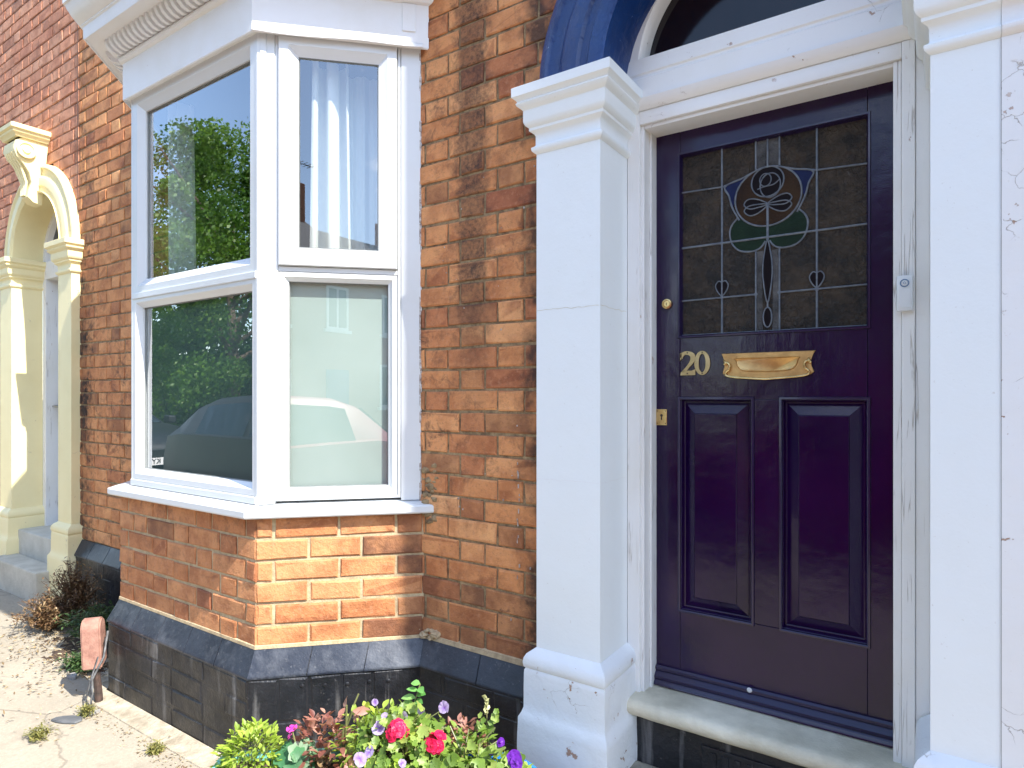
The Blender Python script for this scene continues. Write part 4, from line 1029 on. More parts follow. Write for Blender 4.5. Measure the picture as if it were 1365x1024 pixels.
bm = bmesh.new(); box(bm, NCX-.39, NCX+.385, -.17, -.02, -.05, .20, .012); mesh_obj('doorstep', bm, simple('grey worn step', (.42, .39, .32), (.54, .51, .43), 9, .8, .005, 80), nb)
bm = bmesh.new(); sweep(bm, [(-10.5, 0), (NCX-.62, 0)], [(-.01, .4165), (0, .4165), (.04, .331), (.04, 0)], close=False); mesh_obj('plinth', bm, 'plinthtop', nb)
for x0, x1, z0, z1 in ((-9.5, -8.3, .95, 2.7), (-9.4, -8.4, 3.75, 5.05)):
    bm = bmesh.new(); ring(bm, WALL, x0, x1, z0, z1, [(0, .003), (0, -.1), (.07, -.1), (.08, -.13)]); fbox(bm, WALL, x0+.05, x1-.05, -.13, -.105, (z0+z1)/2-.02, (z0+z1)/2+.02)
    wo = mesh_obj('window', bm, 'upvc', nb); bm = bmesh.new(); quad(bm, (x0+.05, .12, z0), (x1-.05, .12, z0), (x1-.05, .12, z1), (x0+.05, .12, z1)); mesh_obj('pane', bm, 'far_glass', wo)
roof_for(-10.5, HL-.003, nb)
bm = bmesh.new(); tube(bm, [(-4.628+.003*math.sin(i*1.3), -.004, 2.5+i*.16) for i in range(20)], .0018, 6); mesh_obj('wall_cable', bm, 'rust', nb)

# ================================================================= HOUSE ON THE RIGHT (flaking pilaster, unseen tall bay added for its shade)
rh = empty('brick_house', (3, 0, 0), 'next terraced house at the right edge, its white pilaster paint cracked and flaking', 'house', 'terraced houses along the pavement')
pilaster([(.1180, -.0625), (.235, -.0625), (.235, .01)], rh, 'stucco_old', 'stucco_old')
brick_wall('wall', WALL, .2, 7.0, .421, 66, .0788, [], [], 'brick', 'mortar', rh, tonefn=tone_main)
def prism_plan(bm, pts, z0, z1):
    a = [bm.verts.new((x, y, z0)) for x, y in pts]; b = [bm.verts.new((x, y, z1)) for x, y in pts]
    for k in range(len(pts)): bm.faces.new((a[k], a[(k+1) % len(pts)], b[(k+1) % len(pts)], b[k]))
    bm.faces.new(a[::-1]); bm.faces.new(b)
bm = bmesh.new(); prism_plan(bm, [(1.25, .02), (1.25, -.08), (1.60, -.433), (2.75, -.433), (3.18, 0), (3.18, .02)], 0, 6.9); recalc(bm)  # out of view, raised to cast shade on the doorway and canted bay end
rb = mesh_obj('bay_wall', bm, 'far_brick', rh)
for z0, z1 in ((.95, 2.6), (3.6, 5.0)):
    bm = bmesh.new(); ring(bm, Face((1.60, -.433), (1, 0), (0, -1)), .06, 1.09, z0, z1, [(0, .002), (0, .015), (.07, .015), (.075, .004)]); fw = mesh_obj('window', bm, 'upvc', rh)
    bm = bmesh.new(); fbox(bm, Face((1.60, -.433), (1, 0), (0, -1)), .12, 1.03, .001, .004, z0+.06, z1-.06); mesh_obj('pane', bm, 'far_glass', fw)
    bm = bmesh.new(); fbox(bm, Face((1.60, -.433), (1, 0), (0, -1)), .0, 1.15, .001, .06, z0-.07, z0-.001, .004); mesh_obj('sill', bm, 'cornice', fw)
roof_for(.2, 7.0, rh)
bm = bmesh.new(); sweep(bm, [(.24, 0), (1.25, 0)], [(-.01, .4165), (0, .4165), (.04, .331), (.04, 0)], close=False); mesh_obj('plinth', bm, 'plinthtop', rh)

# ================================================================= DOORBELL
bell = empty('doorbell', (-.07, FY, 1.615), 'slim white push-button doorbell with blue ring on the right door frame', 'doorbell')
bm = bmesh.new(); box(bm, -.089, -.052, FY-.020, FY-.0022, 1.568, 1.662, .005); smooth_by_angle(mesh_obj('housing', bm, 'bell_white', bell), 30)
bm = bmesh.new(); box(bm, -.083, -.058, FY-.0212, FY-.0202, 1.576, 1.626, .0004); mesh_obj('battery_cover', bm, 'bell_white', bell)
bm = bmesh.new(); lathe(bm, (-.0705, FY-.0200, 1.641), [(.0085, 0), (.0085, .0022), (.0105, .0022), (.0105, 0)], 28, 'Y'); mesh_obj('button_ring', bm, 'bell_ring', bell)
bm = bmesh.new(); lathe(bm, (-.0705, FY-.0200, 1.641), [(0, .0025), (.006, .002), (.008, .0005)], 20, 'Y'); bt = mesh_obj('button', bm, 'bell_white', bell)
bm = bmesh.new(); lathe(bm, (-.0705, FY-.0222, 1.641), [(.0025, 0), (.0025, .0008), (.0034, .0008), (.0034, 0)], 14, 'Y'); mesh_obj('bell_mark', bm, 'bell_ring', bt)

# ================================================================= CURTAINS
def curtain(name, pts_fn, z0, z1, label, n=90, mat='curtain'):
    bm = bmesh.new(); rows = []
    for i in range(n+1):
        f = i/n; col = []
        for j in range(9):
            g = j/8; col.append(bm.verts.new(pts_fn(f, g)))
        rows.append(col)
    for a, b in zip(rows, rows[1:]):
        for k in range(8): bm.faces.new((a[k], b[k], b[k+1], a[k+1]))
    return props(mesh_obj(name, bm, mat, None, True), label, 'curtain')
def cf(f, g):   # gathered behind the angled casement
    s = .185+.135*f+.05*(1-g)*(f-.5); fold = .032*math.sin(f*13+.5*g+.6)+.006*math.sin(f*37+1)
    return W2.p(s+.012*math.sin(f*23), -.12+fold, .95+1.70*g)
curtain('curtain', cf, .95, 2.65, 'white curtain gathered in folds behind the angled casement window')
def cf1(f, g):
    s = .20+.33*f; v = W2.p(s, -.20+.010*math.sin(f*26+g)+.006*math.sin(f*61), .95+1.70*g); return v
curtain('curtain', cf1, .95, 2.65, 'thin white curtain hanging straight at the wall side of the angled casement', mat='sheer')
def cf2(f, g): return Vector((-2.93+.13*f*(1-.35*g), -.30+.03*math.sin(f*15+.6*g)+.05*f, .95+1.735*g))
curtain('curtain', cf2, .95, 2.65, 'white curtain edge hanging at the far side of the front bay window', mat='sheer')

# ================================================================= SMALL THINGS ON THE PAVEMENT
# terracotta bullnose block on an iron stub beside the plinth
tb = empty('boundary_brick', (-3.17, -.50, 0), 'upright terracotta block with rounded top on a rusty stub at the plinth corner', 'brick')
bm = bmesh.new(); prof = []
for i in range(13):
    a = math.pi*i/12; prof.append((-.048*math.cos(a)*(1 if True else 0), .245+.045*math.sin(a)))
prof = [(-.044, .165)]+[(-.044*math.cos(math.pi*k/12), .315+.046*math.sin(math.pi*k/12)) for k in range(13)]+[(.044, .150)]
D1 = Vector((.80, -.60, 0)); D2 = Vector((.60, .80, 0)); BC = Vector((-3.085, -.545, 0))
a_ = [bm.verts.new(BC+D1*x+D2*(-.035)+Vector((-.10*(z-.13), .0, z))) for x, z in prof]; b_ = [bm.verts.new(BC+D1*x+D2*.04+Vector((-.10*(z-.13), .0, z))) for x, z in prof]
n = len(prof); bm.faces.new(a_); bm.faces.new(b_[::-1])
for k in range(n): bm.faces.new((a_[k], b_[k], b_[(k+1) % n], a_[(k+1) % n]))
recalc(bm); bmesh.ops.bevel(bm, geom=[e for e in bm.edges if e.calc_face_angle(0) > .6], offset=.006, segments=2, affect='EDGES'); mesh_obj('block', bm, 'terra', tb)
bm = bmesh.new(); tube(bm, [(-3.05, -.54, -.01), (-3.06, -.54, .06), (-3.075, -.545, .17)], [.017, .015, .014], 10); mesh_obj('iron_stub', bm, 'rust', tb)
bm = bmesh.new(); tube(bm, [(-3.06, -.50, .30), (-3.03, -.53, .20), (-3.03, -.575, .12), (-3.02, -.58, .06), (-2.99, -.60, .006)], .0048, 7); tube(bm, [(-3.07, -.50, .28), (-3.04, -.55, .2), (-3.045, -.58, .1), (-3.0, -.62, .005)], .0035, 6)
props(mesh_obj('cable', bm, 'cable', None, True), 'grey cable running down the black plinth corner into the pavement', 'cable')
def chip(loc, sx_, sy_, sz, rot, name, mat, label, cat, group=None):
    bm = bmesh.new(); n = 9; rr_ = [rng.uniform(.7, 1.1) for _ in range(n)]
    for z in (0, 1): pass
    a = [bm.verts.new((sx_*rr_[k]*math.cos(k*2*math.pi/n), sy_*rr_[k]*math.sin(k*2*math.pi/n), 0)) for k in range(n)]
    b = [bm.verts.new((v.co.x*.93, v.co.y*.93, sz*rng.uniform(.8, 1.1))) for v in a]
    bm.faces.new(a[::-1]); bm.faces.new(b)
    for k in range(n): bm.faces.new((a[k], a[(k+1) % n], b[(k+1) % n], b[k]))
    o = mesh_obj(name, bm, mat); o.location = loc; o.rotation_euler = (0, 0, rot); return props(o, label, cat, group)
chip((-2.99, -.69, .004), .075, .035, .006, .5, 'slate_piece', 'slate', 'flat broken piece of grey slate lying on the sunlit pavement', 'slate')
for i, (x, y, s_, lb_) in enumerate(((-3.42, -.50, .035, 'pale stone chip lying just beyond the terracotta block'), (-2.96, -.60, .03, 'pale concrete lump by the foot of the plinth below the cable'), (-3.7, -.36, .022, 'small pale stone chip in the leaf litter near the weeds'))):
    chip((x, y, .002), s_, s_*.6, s_*.45, i, 'stone_chip', 'kerb', lb_, 'stone', 'stone chips on the pavement')

# ---- foliage helpers
def leaf(bm, lay, c, d, up, ln, wd, tone, curl=.25, n=3):
    """a folded, pointed leaf: centre base c, direction d"""
    d = d.normalized(); s = d.cross(up); s = s.normalized() if s.length > 1e-4 else Vector((1, 0, 0)); nn = s.cross(d)
    prof = [(0, .12), (.28, .85), (.55, 1.0), (.82, .6), (1, .03)]
    L_, R_, C_ = [], [], []
    for t_, w_ in prof:
        p = c + d*ln*t_ - nn*curl*ln*t_*t_
        C_.append(bm.verts.new(p)); L_.append(bm.verts.new(p+s*wd*w_*.5+nn*wd*w_*.14)); R_.append(bm.verts.new(p-s*wd*w_*.5+nn*wd*w_*.14))
    for k in range(4):
        for q in ((C_[k], C_[k+1], L_[k+1], L_[k]), (R_[k], R_[k+1], C_[k+1], C_[k])):
            f = bm.faces.new(q); f.smooth = True
            for lp in f.loops: lp[lay] = (tone, 0, 0, 1)
def disc_leaf(bm, lay, c, nrm, r_, tone, lobes=5, cup=.25, jag=.14):
    nrm = nrm.normalized(); u = nrm.orthogonal().normalized(); v = nrm.cross(u); a0 = rng.uniform(0, 6.28); n = lobes*4
    cc = bm.verts.new(c); rim = []
    for k in range(n):
        a = a0+2*math.pi*k/n; rr_ = r_*(1+jag*math.cos(lobes*(a-a0)))*(1 if k else .45)
        rim.append(bm.verts.new(c+(u*math.cos(a)+v*math.sin(a))*rr_+nrm*cup*r_*(.7+.5*math.cos(2*a))))
    for k in range(n):
        f = bm.faces.new((cc, rim[k], rim[(k+1) % n])); f.smooth = True
        for i, lp in enumerate(f.loops): lp[lay] = (min(1, max(0, tone+(.0 if i else -.12))), 0, 0, 1)
def rdir(up=.5):
    while True:
        v = Vector((rng.uniform(-1, 1), rng.uniform(-1, 1), rng.uniform(-1, 1)))
        if .1 < v.length < 1: v.normalize(); v.z = v.z*(1-up)+up*abs(v.z)+up*.3; return v.normalized()
def newfol(): bm = bmesh.new(); return bm, bm.loops.layers.float_color.new('bc')
def mound(center, rad, n, size, kind='disc', flat=.8, tones=(0, 1), up=.7, lobes=5):
    bm, lay = newfol(); C = Vector(center); rx, ry, rz = rad
    for i in range(n):
        d = rdir(.3); k = rng.uniform(.45, 1.0)**.5
        p = C+Vector((d.x*rx*k, d.y*ry*k, abs(d.z)*rz*k)); p += Vector((rng.gauss(0, .006), rng.gauss(0, .006), rng.gauss(0, .006)))
        tn = rng.uniform(*tones); s_ = size*rng.uniform(.55, 1.25); nd = (Vector((d.x, d.y, 0))*(1-up)+Vector((SUN.x*.4, SUN.y-.3, 1))*up+rdir(0)*.55)
        if kind == 'disc': disc_leaf(bm, lay, p, nd, s_*.5, tn, lobes)
        else: leaf(bm, lay, p, d+rdir(0)*.6, Vector((0, 0, 1)), s_, s_*rng.uniform(.4, .65), tn)
    return bm
def stems(center, tips, r_=.0022):
    bm, lay = newfol(); C = Vector(center)
    for t_ in tips:
        T = Vector(t_); mid = (C+T)/2+Vector((rng.uniform(-.02, .02), rng.uniform(-.02, .02), .02)); tube(bm, [C, mid, T], r_, 5)
    for f in bm.faces:
        for lp in f.loops: lp[lay] = (.5, 0, 0, 1)
    return bm
def flower(c, nrm, r_, mat, parent, petals=5, center=None, ruff=False):
    bm, lay = newfol(); nrm = Vector(nrm).normalized(); u = nrm.orthogonal().normalized(); v = nrm.cross(u); C = Vector(c)
    layers = 3 if ruff else 1
    for L_ in range(layers):
        for k in range(petals):
            a = 2*math.pi*(k+L_*.4)/petals+rng.uniform(-.1, .1); d = u*math.cos(a)+v*math.sin(a)
            rr_ = r_*(1-.25*L_)*rng.uniform(.85, 1.1); s = nrm.cross(d)
            base = bm.verts.new(C+nrm*(.002+L_*.004)); tn = rng.random()
            arc = []
            for j in range(6):
                b = -1+2*j/5; q = C+d*rr_*(1-.22*b*b)+s*rr_*.62*b+nrm*(rr_*.25*(1+.5*L_)+rng.uniform(-.12, .12)*rr_)
                arc.append(bm.verts.new(q))
            for j in range(5):
                f = bm.faces.new((base, arc[j], arc[j+1])); f.smooth = True
                for i, lp in enumerate(f.loops): lp[lay] = (tn*.4 if i == 0 else min(1, tn*.5+.5), 0, 0, 1)
    return mesh_obj('flower', bm, mat, parent)

def px(pxx, pyy, t_):   # helper used once when laying the pots out: distance along the view -> world point (geometry is real)
    u = (pxx-682.5)/840; v = (528-pyy)/840; A = R(34.0)
    return Vector(((-math.sin(A)+math.cos(A)*u)*t_, (math.cos(A)+math.sin(A)*u)*t_-1.82, v*t_+1.345))

# ---- teal trough
trough = empty('plant_trough', (-1.62, -.62, 0), 'teal plastic trough planter in front of the angled bay plinth', 'planter')
ax = Vector((.80, .60, 0)).normalized(); ay = Vector((-ax.y, ax.x, 0)); TC = Vector((-1.61, -.615, 0))
def trp(a, b, z): q = TC+ax*a+ay*b; return (q.x, q.y, z)
bm = bmesh.new(); rows = []
for (A1, B1, z) in ((.19, .075, .0), (.20, .08, .03), (.235, .10, .20), (.245, .108, .203), (.245, .108, .222), (.232, .097, .222), (.225, .092, .18)):
    row = []
    for k in range(32):
        a = 2*math.pi*(k+.5)/32; ca, sa = math.cos(a), math.sin(a); e_ = .28
        row.append(bm.verts.new(trp(A1*math.copysign(abs(ca)**e_, ca), B1*math.copysign(abs(sa)**e_, sa), z)))
    rows.append(row)
for a, b in zip(rows, rows[1:]):
    for k in range(32): bm.faces.new((a[k], a[(k+1) % 32], b[(k+1) % 32], b[k]))
bm.faces.new(rows[0][::-1]); smooth_by_angle(mesh_obj('tub', bm, 'teal', trough), 35)
bm = bmesh.new(); bm.faces.new([bm.verts.new(trp(.228*math.copysign(abs(math.cos(2*math.pi*(k+.5)/24))**.28, math.cos(2*math.pi*(k+.5)/24)), .094*math.copysign(abs(math.sin(2*math.pi*(k+.5)/24))**.28, math.sin(2*math.pi*(k+.5)/24)), .195)) for k in range(24)])
mesh_obj('soil', bm, 'earthy', trough)
def plant(name, loc, label, cat='plant', group=None): return empty(name, loc, label, cat, group)
# lime creeping plant
c0 = px(338, 1004, 1.93); p = plant('creeping_plant', c0, 'bushy lime green creeping plant at the left end of the teal trough')
mesh_obj('leaves', mound((c0.x, c0.y, .20), (.12, .09, .135), 900, .023, 'leaf', tones=(.2, 1)), 'leaf_lime', p)
mesh_obj('stems', stems((c0.x, c0.y, .195), [(c0.x+rng.uniform(-.09, .09), c0.y+rng.uniform(-.07, .07), .22+rng.uniform(0, .09)) for _ in range(26)], .0014), 'stem', p)
c1 = px(396, 998, 1.90); p = plant('cyclamen', c1, 'cyclamen with mottled round leaves and one magenta bud in the teal trough')
mesh_obj('leaves', mound((c1.x, c1.y, .205), (.075, .065, .09), 60, .048, 'disc', tones=(.1, .9), lobes=6), 'leaf_cyc', p)
tp_ = px(389, 972, 1.90); mesh_obj('stems', stems((c1.x, c1.y, .19), [tp_]+[(c1.x+rng.uniform(-.05, .05), c1.y+rng.uniform(-.05, .05), .25) for _ in range(8)]), 'stem', p)
flower(tp_, (.1, -.3, .9), .016, 'fl_pink', p, 4); flower(px(387, 982, 1.89), (-.3, -.5, .5), .011, 'fl_pink', p, 3)
c2 = px(436, 985, 1.93); p = plant('bronze_foliage_plant', c2, 'bronze pink leafed plant at the wall end of the teal trough')
mesh_obj('leaves', mound((c2.x, c2.y, .20), (.13, .09, .165), 360, .034, 'leaf', tones=(.1, 1)), 'leaf_pink', p)
mesh_obj('dry_leaves', mound((c2.x+.02, c2.y-.03, .18), (.085, .06, .07), 130, .034, 'leaf', tones=(.2, .9)), 'leaf_dry', p)
tt = px(470, 948, 1.93); t2_ = px(478, 925, 1.95)
mesh_obj('stems', stems((c2.x+.03, c2.y+.02, .19), [tt, t2_, px(462, 940, 1.93), px(486, 945, 1.95)], .0028), 'stem', p)
bm, lay = newfol()
for q in (tt, px(462, 942, 1.93), px(473, 955, 1.92), px(480, 962, 1.92)): leaf(bm, lay, q, rdir(.2), Vector((0, -1, .3)), .055, .026, rng.uniform(.5, 1))
mesh_obj('leaves', bm, 'leaf_pink', p)

# ---- terracotta pot
pc = Vector((-1.335, -.42, 0))
pot = empty('flower_pot', pc, 'round terracotta flower pot between the teal trough and the blue pot', 'flower pot')
bm = bmesh.new(); lathe(bm, pc, [(.0, .0), (.105, .0), (.112, .01), (.150, .225), (.163, .228), (.166, .235), (.166, .27), (.160, .276), (.148, .274), (.142, .24), (.0, .24)], 40); smooth_by_angle(mesh_obj('pot_body', bm, 'terra_pot', pot), 35)
bm = bmesh.new(); bm.faces.new([bm.verts.new((pc.x+.143*math.cos(k*.2618), pc.y+.143*math.sin(k*.2618), .25)) for k in range(24)]); mesh_obj('soil', bm, 'earthy', pot)
bc_ = Vector((-1.04, -.40, 0))
pot2 = empty('flower_pot', bc_, 'glazed blue flower pot in front of the white pilaster foot', 'flower pot')
bm = bmesh.new(); lathe(bm, bc_, [(.0, .0), (.10, .0), (.125, .02), (.150, .12), (.146, .22), (.150, .245), (.160, .25), (.160, .262), (.148, .264), (.138, .24), (.0, .235)], 40); smooth_by_angle(mesh_obj('pot_body', bm, 'bluepot', pot2), 35)
bm = bmesh.new(); bm.faces.new([bm.verts.new((bc_.x+.139*math.cos(k*.2618), bc_.y+.139*math.sin(k*.2618), .243)) for k in range(24)]); mesh_obj('soil', bm, 'earthy', pot2)
# geranium
g = plant('geranium', pc, 'geranium with two crimson flower heads and fresh green leaves in the terracotta pot')
mesh_obj('leaves', mound((pc.x, pc.y-.01, .265), (.18, .14, .13), 430, .031, 'disc', tones=(.1, 1), lobes=7), 'leaf', g)
f1, f2 = px(534, 977, 1.84), px(584, 990, 1.82)
mesh_obj('stems', stems((pc.x, pc.y, .25), [f1, f2]+[(pc.x+rng.uniform(-.12, .12), pc.y+rng.uniform(-.1, .1), .34) for _ in range(14)], .003), 'stem', g)
for fc in (f1, f2):
    for k in range(12):
        d = rdir(.2); flower(fc+d*.019+Vector((0, -.015, .01)), d+Vector((.1, -.5, .4)), .019, 'fl_red', g, 5, ruff=True)
# lilac trailing petunias
pt = plant('petunia', pc+Vector((-.05, -.08, 0)), 'trailing petunia with pale lilac flowers spilling over the terracotta pot rim')
mesh_obj('leaves', mound((pc.x-.05, pc.y-.03, .24), (.19, .13, .16), 420, .027, 'leaf', tones=(.2, 1)), 'leaf_lime', pt)
for x_, y_, t_, r_ in ((505, 970, 1.86, .021), (513, 956, 1.90, .016), (539, 957, 1.90, .020), (563, 948, 1.92, .018), (592, 943, 1.93, .022), (494, 1002, 1.80, .020), (481, 1012, 1.78, .022), (500, 936, 1.96, .012), (537, 1017, 1.76, .013)):
    flower(px(x_, y_, t_), (rng.uniform(-.2, .5), -.8, rng.uniform(.1, .6)), r_*.88, 'fl_lilac', pt, 5)
mesh_obj('stems', stems((pc.x-.04, pc.y-.04, .25), [px(500, 936, 1.96), px(563, 950, 1.92), px(592, 945, 1.93), px(505, 972, 1.86), px(484, 1010, 1.78)], .0018), 'stem', pt)
# young climber
iv = plant('young_climber', (-1.28, -.33, 0), 'young climber with upright bright green leaves, tallest shoot in the terracotta pot')
bm, lay = newfol(); base = px(552, 985, 2.0)
pts = [px(552, 985, 2.0), px(549, 960, 2.0), px(553, 935, 2.0), px(560, 912, 2.0)]
for i in range(16):
    f = i/15; q = pts[0].lerp(pts[1], f*3) if f < .333 else (pts[1].lerp(pts[2], f*3-1) if f < .667 else pts[2].lerp(pts[3], f*3-2))
    sd = (-1 if i % 2 else 1); leaf(bm, lay, q, Vector((sd*.8+rng.uniform(-.2, .2), rng.uniform(-.7, .2), rng.uniform(-.1, .5))), Vector((0, -.5, 1)), rng.uniform(.028, .05), rng.uniform(.018, .028), rng.uniform(.4, 1))
mesh_obj('leaves', bm, 'leaf_ivy', iv)
bm, lay = newfol(); tube(bm, [(base.x, base.y, .24)]+pts, .0024, 6); mesh_obj('stem', bm, 'stem', iv)
# mixed planting of the blue pot
pn = plant('pansy', bc_, 'pansy with deep violet flowers in the blue glazed pot')
mesh_obj('leaves', mound((bc_.x+.01, bc_.y-.02, .25), (.17, .12, .11), 300, .030, 'disc', tones=(.1, 1), lobes=4), 'leaf', pn)
for x_, y_, t_, r_ in ((686, 1013, 1.72, .024), (690, 1018, 1.70, .018), (668, 990, 1.80, .013), (655, 1002, 1.78, .010)): flower(px(x_, y_, t_), (.1, -.8, .5), r_, 'fl_purple', pn, 5, ruff=True)
hb = plant('bronze_foliage_plant', bc_+Vector((-.1, .05, 0)), 'small bronze leafed plant at the back of the blue pot')
mesh_obj('leaves', mound((px(620, 985, 1.92).x, px(620, 985, 1.92).y, .28), (.06, .04, .085), 90, .030, 'leaf', tones=(.2, 1)), 'leaf_pink', hb)
sp_ = plant('flowering_spike', bc_+Vector((-.02, .08, 0)), 'upright shoot with cream buds rising from the blue pot before the dark plinth')
bm, lay = newfol()
for i in range(12):
    q = px(650+rng.uniform(-10, 12), 975-i*2.4, 1.88); disc_leaf(bm, lay, q, Vector((rng.uniform(-.5, .5), -.8, .6)), rng.uniform(.007, .014), rng.uniform(.2, .9), 5)
mesh_obj('leaves', bm, 'leaf', sp_)
bm, lay = newfol()
for i in range(12): disc_leaf(bm, lay, px(648+rng.uniform(-3, 3), 929+i*2, 1.9), rdir(.3), .007, rng.random(), 4)
mesh_obj('buds', bm, 'fl_cream', sp_)
bm, lay = newfol(); q0 = px(650, 985, 1.9); tube(bm, [(q0.x, q0.y, .23), q0, px(648, 930, 1.9)], .002, 6); mesh_obj('stem', bm, 'stem', sp_)
ts = plant('trailing_herb', bc_+Vector((.12, -.05, 0)), 'lime green trailing herb spilling over the right side of the blue pot')
cc = px(700, 1012, 1.74); mesh_obj('leaves', mound((cc.x, cc.y, .20), (.085, .06, .10), 260, .022, 'leaf', tones=(.3, 1)), 'leaf_lime', ts)
mid = plant('fuchsia', (-1.18, -.42, 0), 'leafy fresh green fuchsia filling the gap between terracotta and blue pots')
cc = px(622, 1000, 1.86); mesh_obj('leaves', mound((cc.x, cc.y, .22), (.12, .09, .14), 330, .028, 'leaf', tones=(.1, 1)), 'leaf', mid)
mesh_obj('stems', stems((-1.12, -.40, .235), [px(x_, y_, 1.86) for x_, y_ in ((600, 968), (625, 972), (640, 985), (660, 970), (668, 985))], .002), 'stem', mid)

# ---- dry shrub and weeds by the neighbour's pilaster
def twiggy(name, base, h, spread, n, mat, label, cat='weed', group=None, lsz=.016, lean=(0, 0), tones=(0, 1)):
    p = plant(name, base, label, cat, group); bm, lay = newfol(); B = Vector(base); bl, ll = newfol()
    for i in range(n):
        a = rng.uniform(0, 6.28); k = rng.uniform(.1, 1); hh = h*rng.uniform(.35, 1)*(1-.35*k)
        T = B+Vector((math.cos(a)*spread*k+lean[0]*hh, math.sin(a)*spread*k*.7+lean[1]*hh, hh)); m = B.lerp(T, .5)+Vector((0, 0, .15*hh))
        tube(bm, [B+Vector((math.cos(a)*.02, math.sin(a)*.02, 0)), m, T], [.0022, .0016, .0008], 4)
        for j in range(14):
            f = rng.uniform(.3, 1.02); q = (m.lerp(T, f*2-1) if f > .5 else B.lerp(m, f*2))+rdir(0)*.014
            leaf(bl, ll, q, rdir(.4), Vector((0, 0, 1)), lsz*rng.uniform(.5, 1.4), lsz*.4, rng.uniform(*tones))
    for f in bm.faces:
        for lp in f.loops: lp[lay] = (.3, 0, 0, 1)
    mesh_obj('stalks', bm, mat, p); mesh_obj('leaves', bl, mat, p); return p
twiggy('dry_weed', (-4.25, -.17, .0), .42, .22, 190, 'leaf_dry', 'tall brown dried weed clump beside the yellow pilaster foot', lsz=.022)
twiggy('dry_weed', (-4.25, -.30, .0), .22, .28, 160, 'leaf_dry', 'low spreading brown weed in front of the neighbouring doorstep', lsz=.022)
twiggy('green_weed', (-3.82, -.22, .0), .22, .26, 130, 'leaf_weed', 'dark green weed clump against the black plinth, in the shade of the bay', lsz=.026)
twiggy('green_weed', (-3.50, -.44, .0), .09, .12, 40, 'leaf_weed', 'small green weed tuft just beyond the terracotta block', lsz=.022)
for x, y, s_, mt, lb_ in ((-2.93, -.80, .06, 'leaf_weed2', 'yellow green weed tuft in the pavement crack past the slate piece'), (-2.97, -.62, .05, 'leaf_weed2', 'yellow green weed tuft between slate piece and plinth'), (-2.45, -.60, .035, 'leaf_weed2', 'tiny weed sprouting along the cement edge of the plinth'),
                       (-2.16, -.66, .06, 'leaf_dry', 'dry grassy tuft in the joint left of the lime creeping plant'), (-1.98, -.60, .07, 'leaf_dry', 'dry grassy tuft at the plinth corner beside the planters')):
    twiggy('pavement_weed', (x, y, .0), s_*.9, s_*1.1, 24, mt, lb_, 'weed', 'weeds in the pavement cracks', lsz=.014)
# low drift of dirt behind the bay, also darkening the ground shadow by colour
bm = bmesh.new(); N1, N2 = 40, 14; gg = []
for i in range(N1+1):
    row = []
    for j in range(N2+1):
        x = -4.15+1.1*i/N1; y = -.12-.42*j/N2; ex = min(i/N1, 1-i/N1)*2; ey = min(1, (1-j/N2)*1.6)
        h_ = .028*min(1, ex*1.6)*ey*(.55+.9*noise.noise(Vector((x*7, y*7, 1))))-.006+.012*noise.noise(Vector((x*25, y*25, 4)))
        row.append(bm.verts.new((x, y, h_)))
    gg.append(row)
for i in range(N1):
    for j in range(N2): bm.faces.new((gg[i][j], gg[i+1][j], gg[i+1][j+1], gg[i][j+1]))
props(mesh_obj('dirt', bm, 'earthy', None, True), kind='structure')
# leaf litter
bm, lay = newfol()
for i in range(1500):
    k = rng.random()
    x = rng.gauss(-3.65, .42); y = rng.gauss(-.36, .09) if k < .72 else rng.uniform(-.85, -.2)
    if x > -3.15 and y > -.5: continue
    d = rdir(0); d.z *= .25; leaf(bm, lay, Vector((x, y, rng.uniform(.003, .018))), d, Vector((rng.uniform(-.5, .5), rng.uniform(-.5, .5), 1)), rng.uniform(.008, .030), rng.uniform(.003, .010), rng.random()**1.5, .1)
for i in range(260):
    x = rng.uniform(-3.0, -1.9); y = -.60+rng.gauss(0, .03); leaf(bm, lay, Vector((x, y, .004)), rdir(0)*Vector((1, 1, .1)), Vector((0, 0, 1)), rng.uniform(.006, .018), .004, rng.random(), .1)
props(mesh_obj('leaf_litter', bm, 'leaf_litter'), 'dry leaf litter scattered on the pavement by the weeds', 'leaf litter', None, 'stuff')

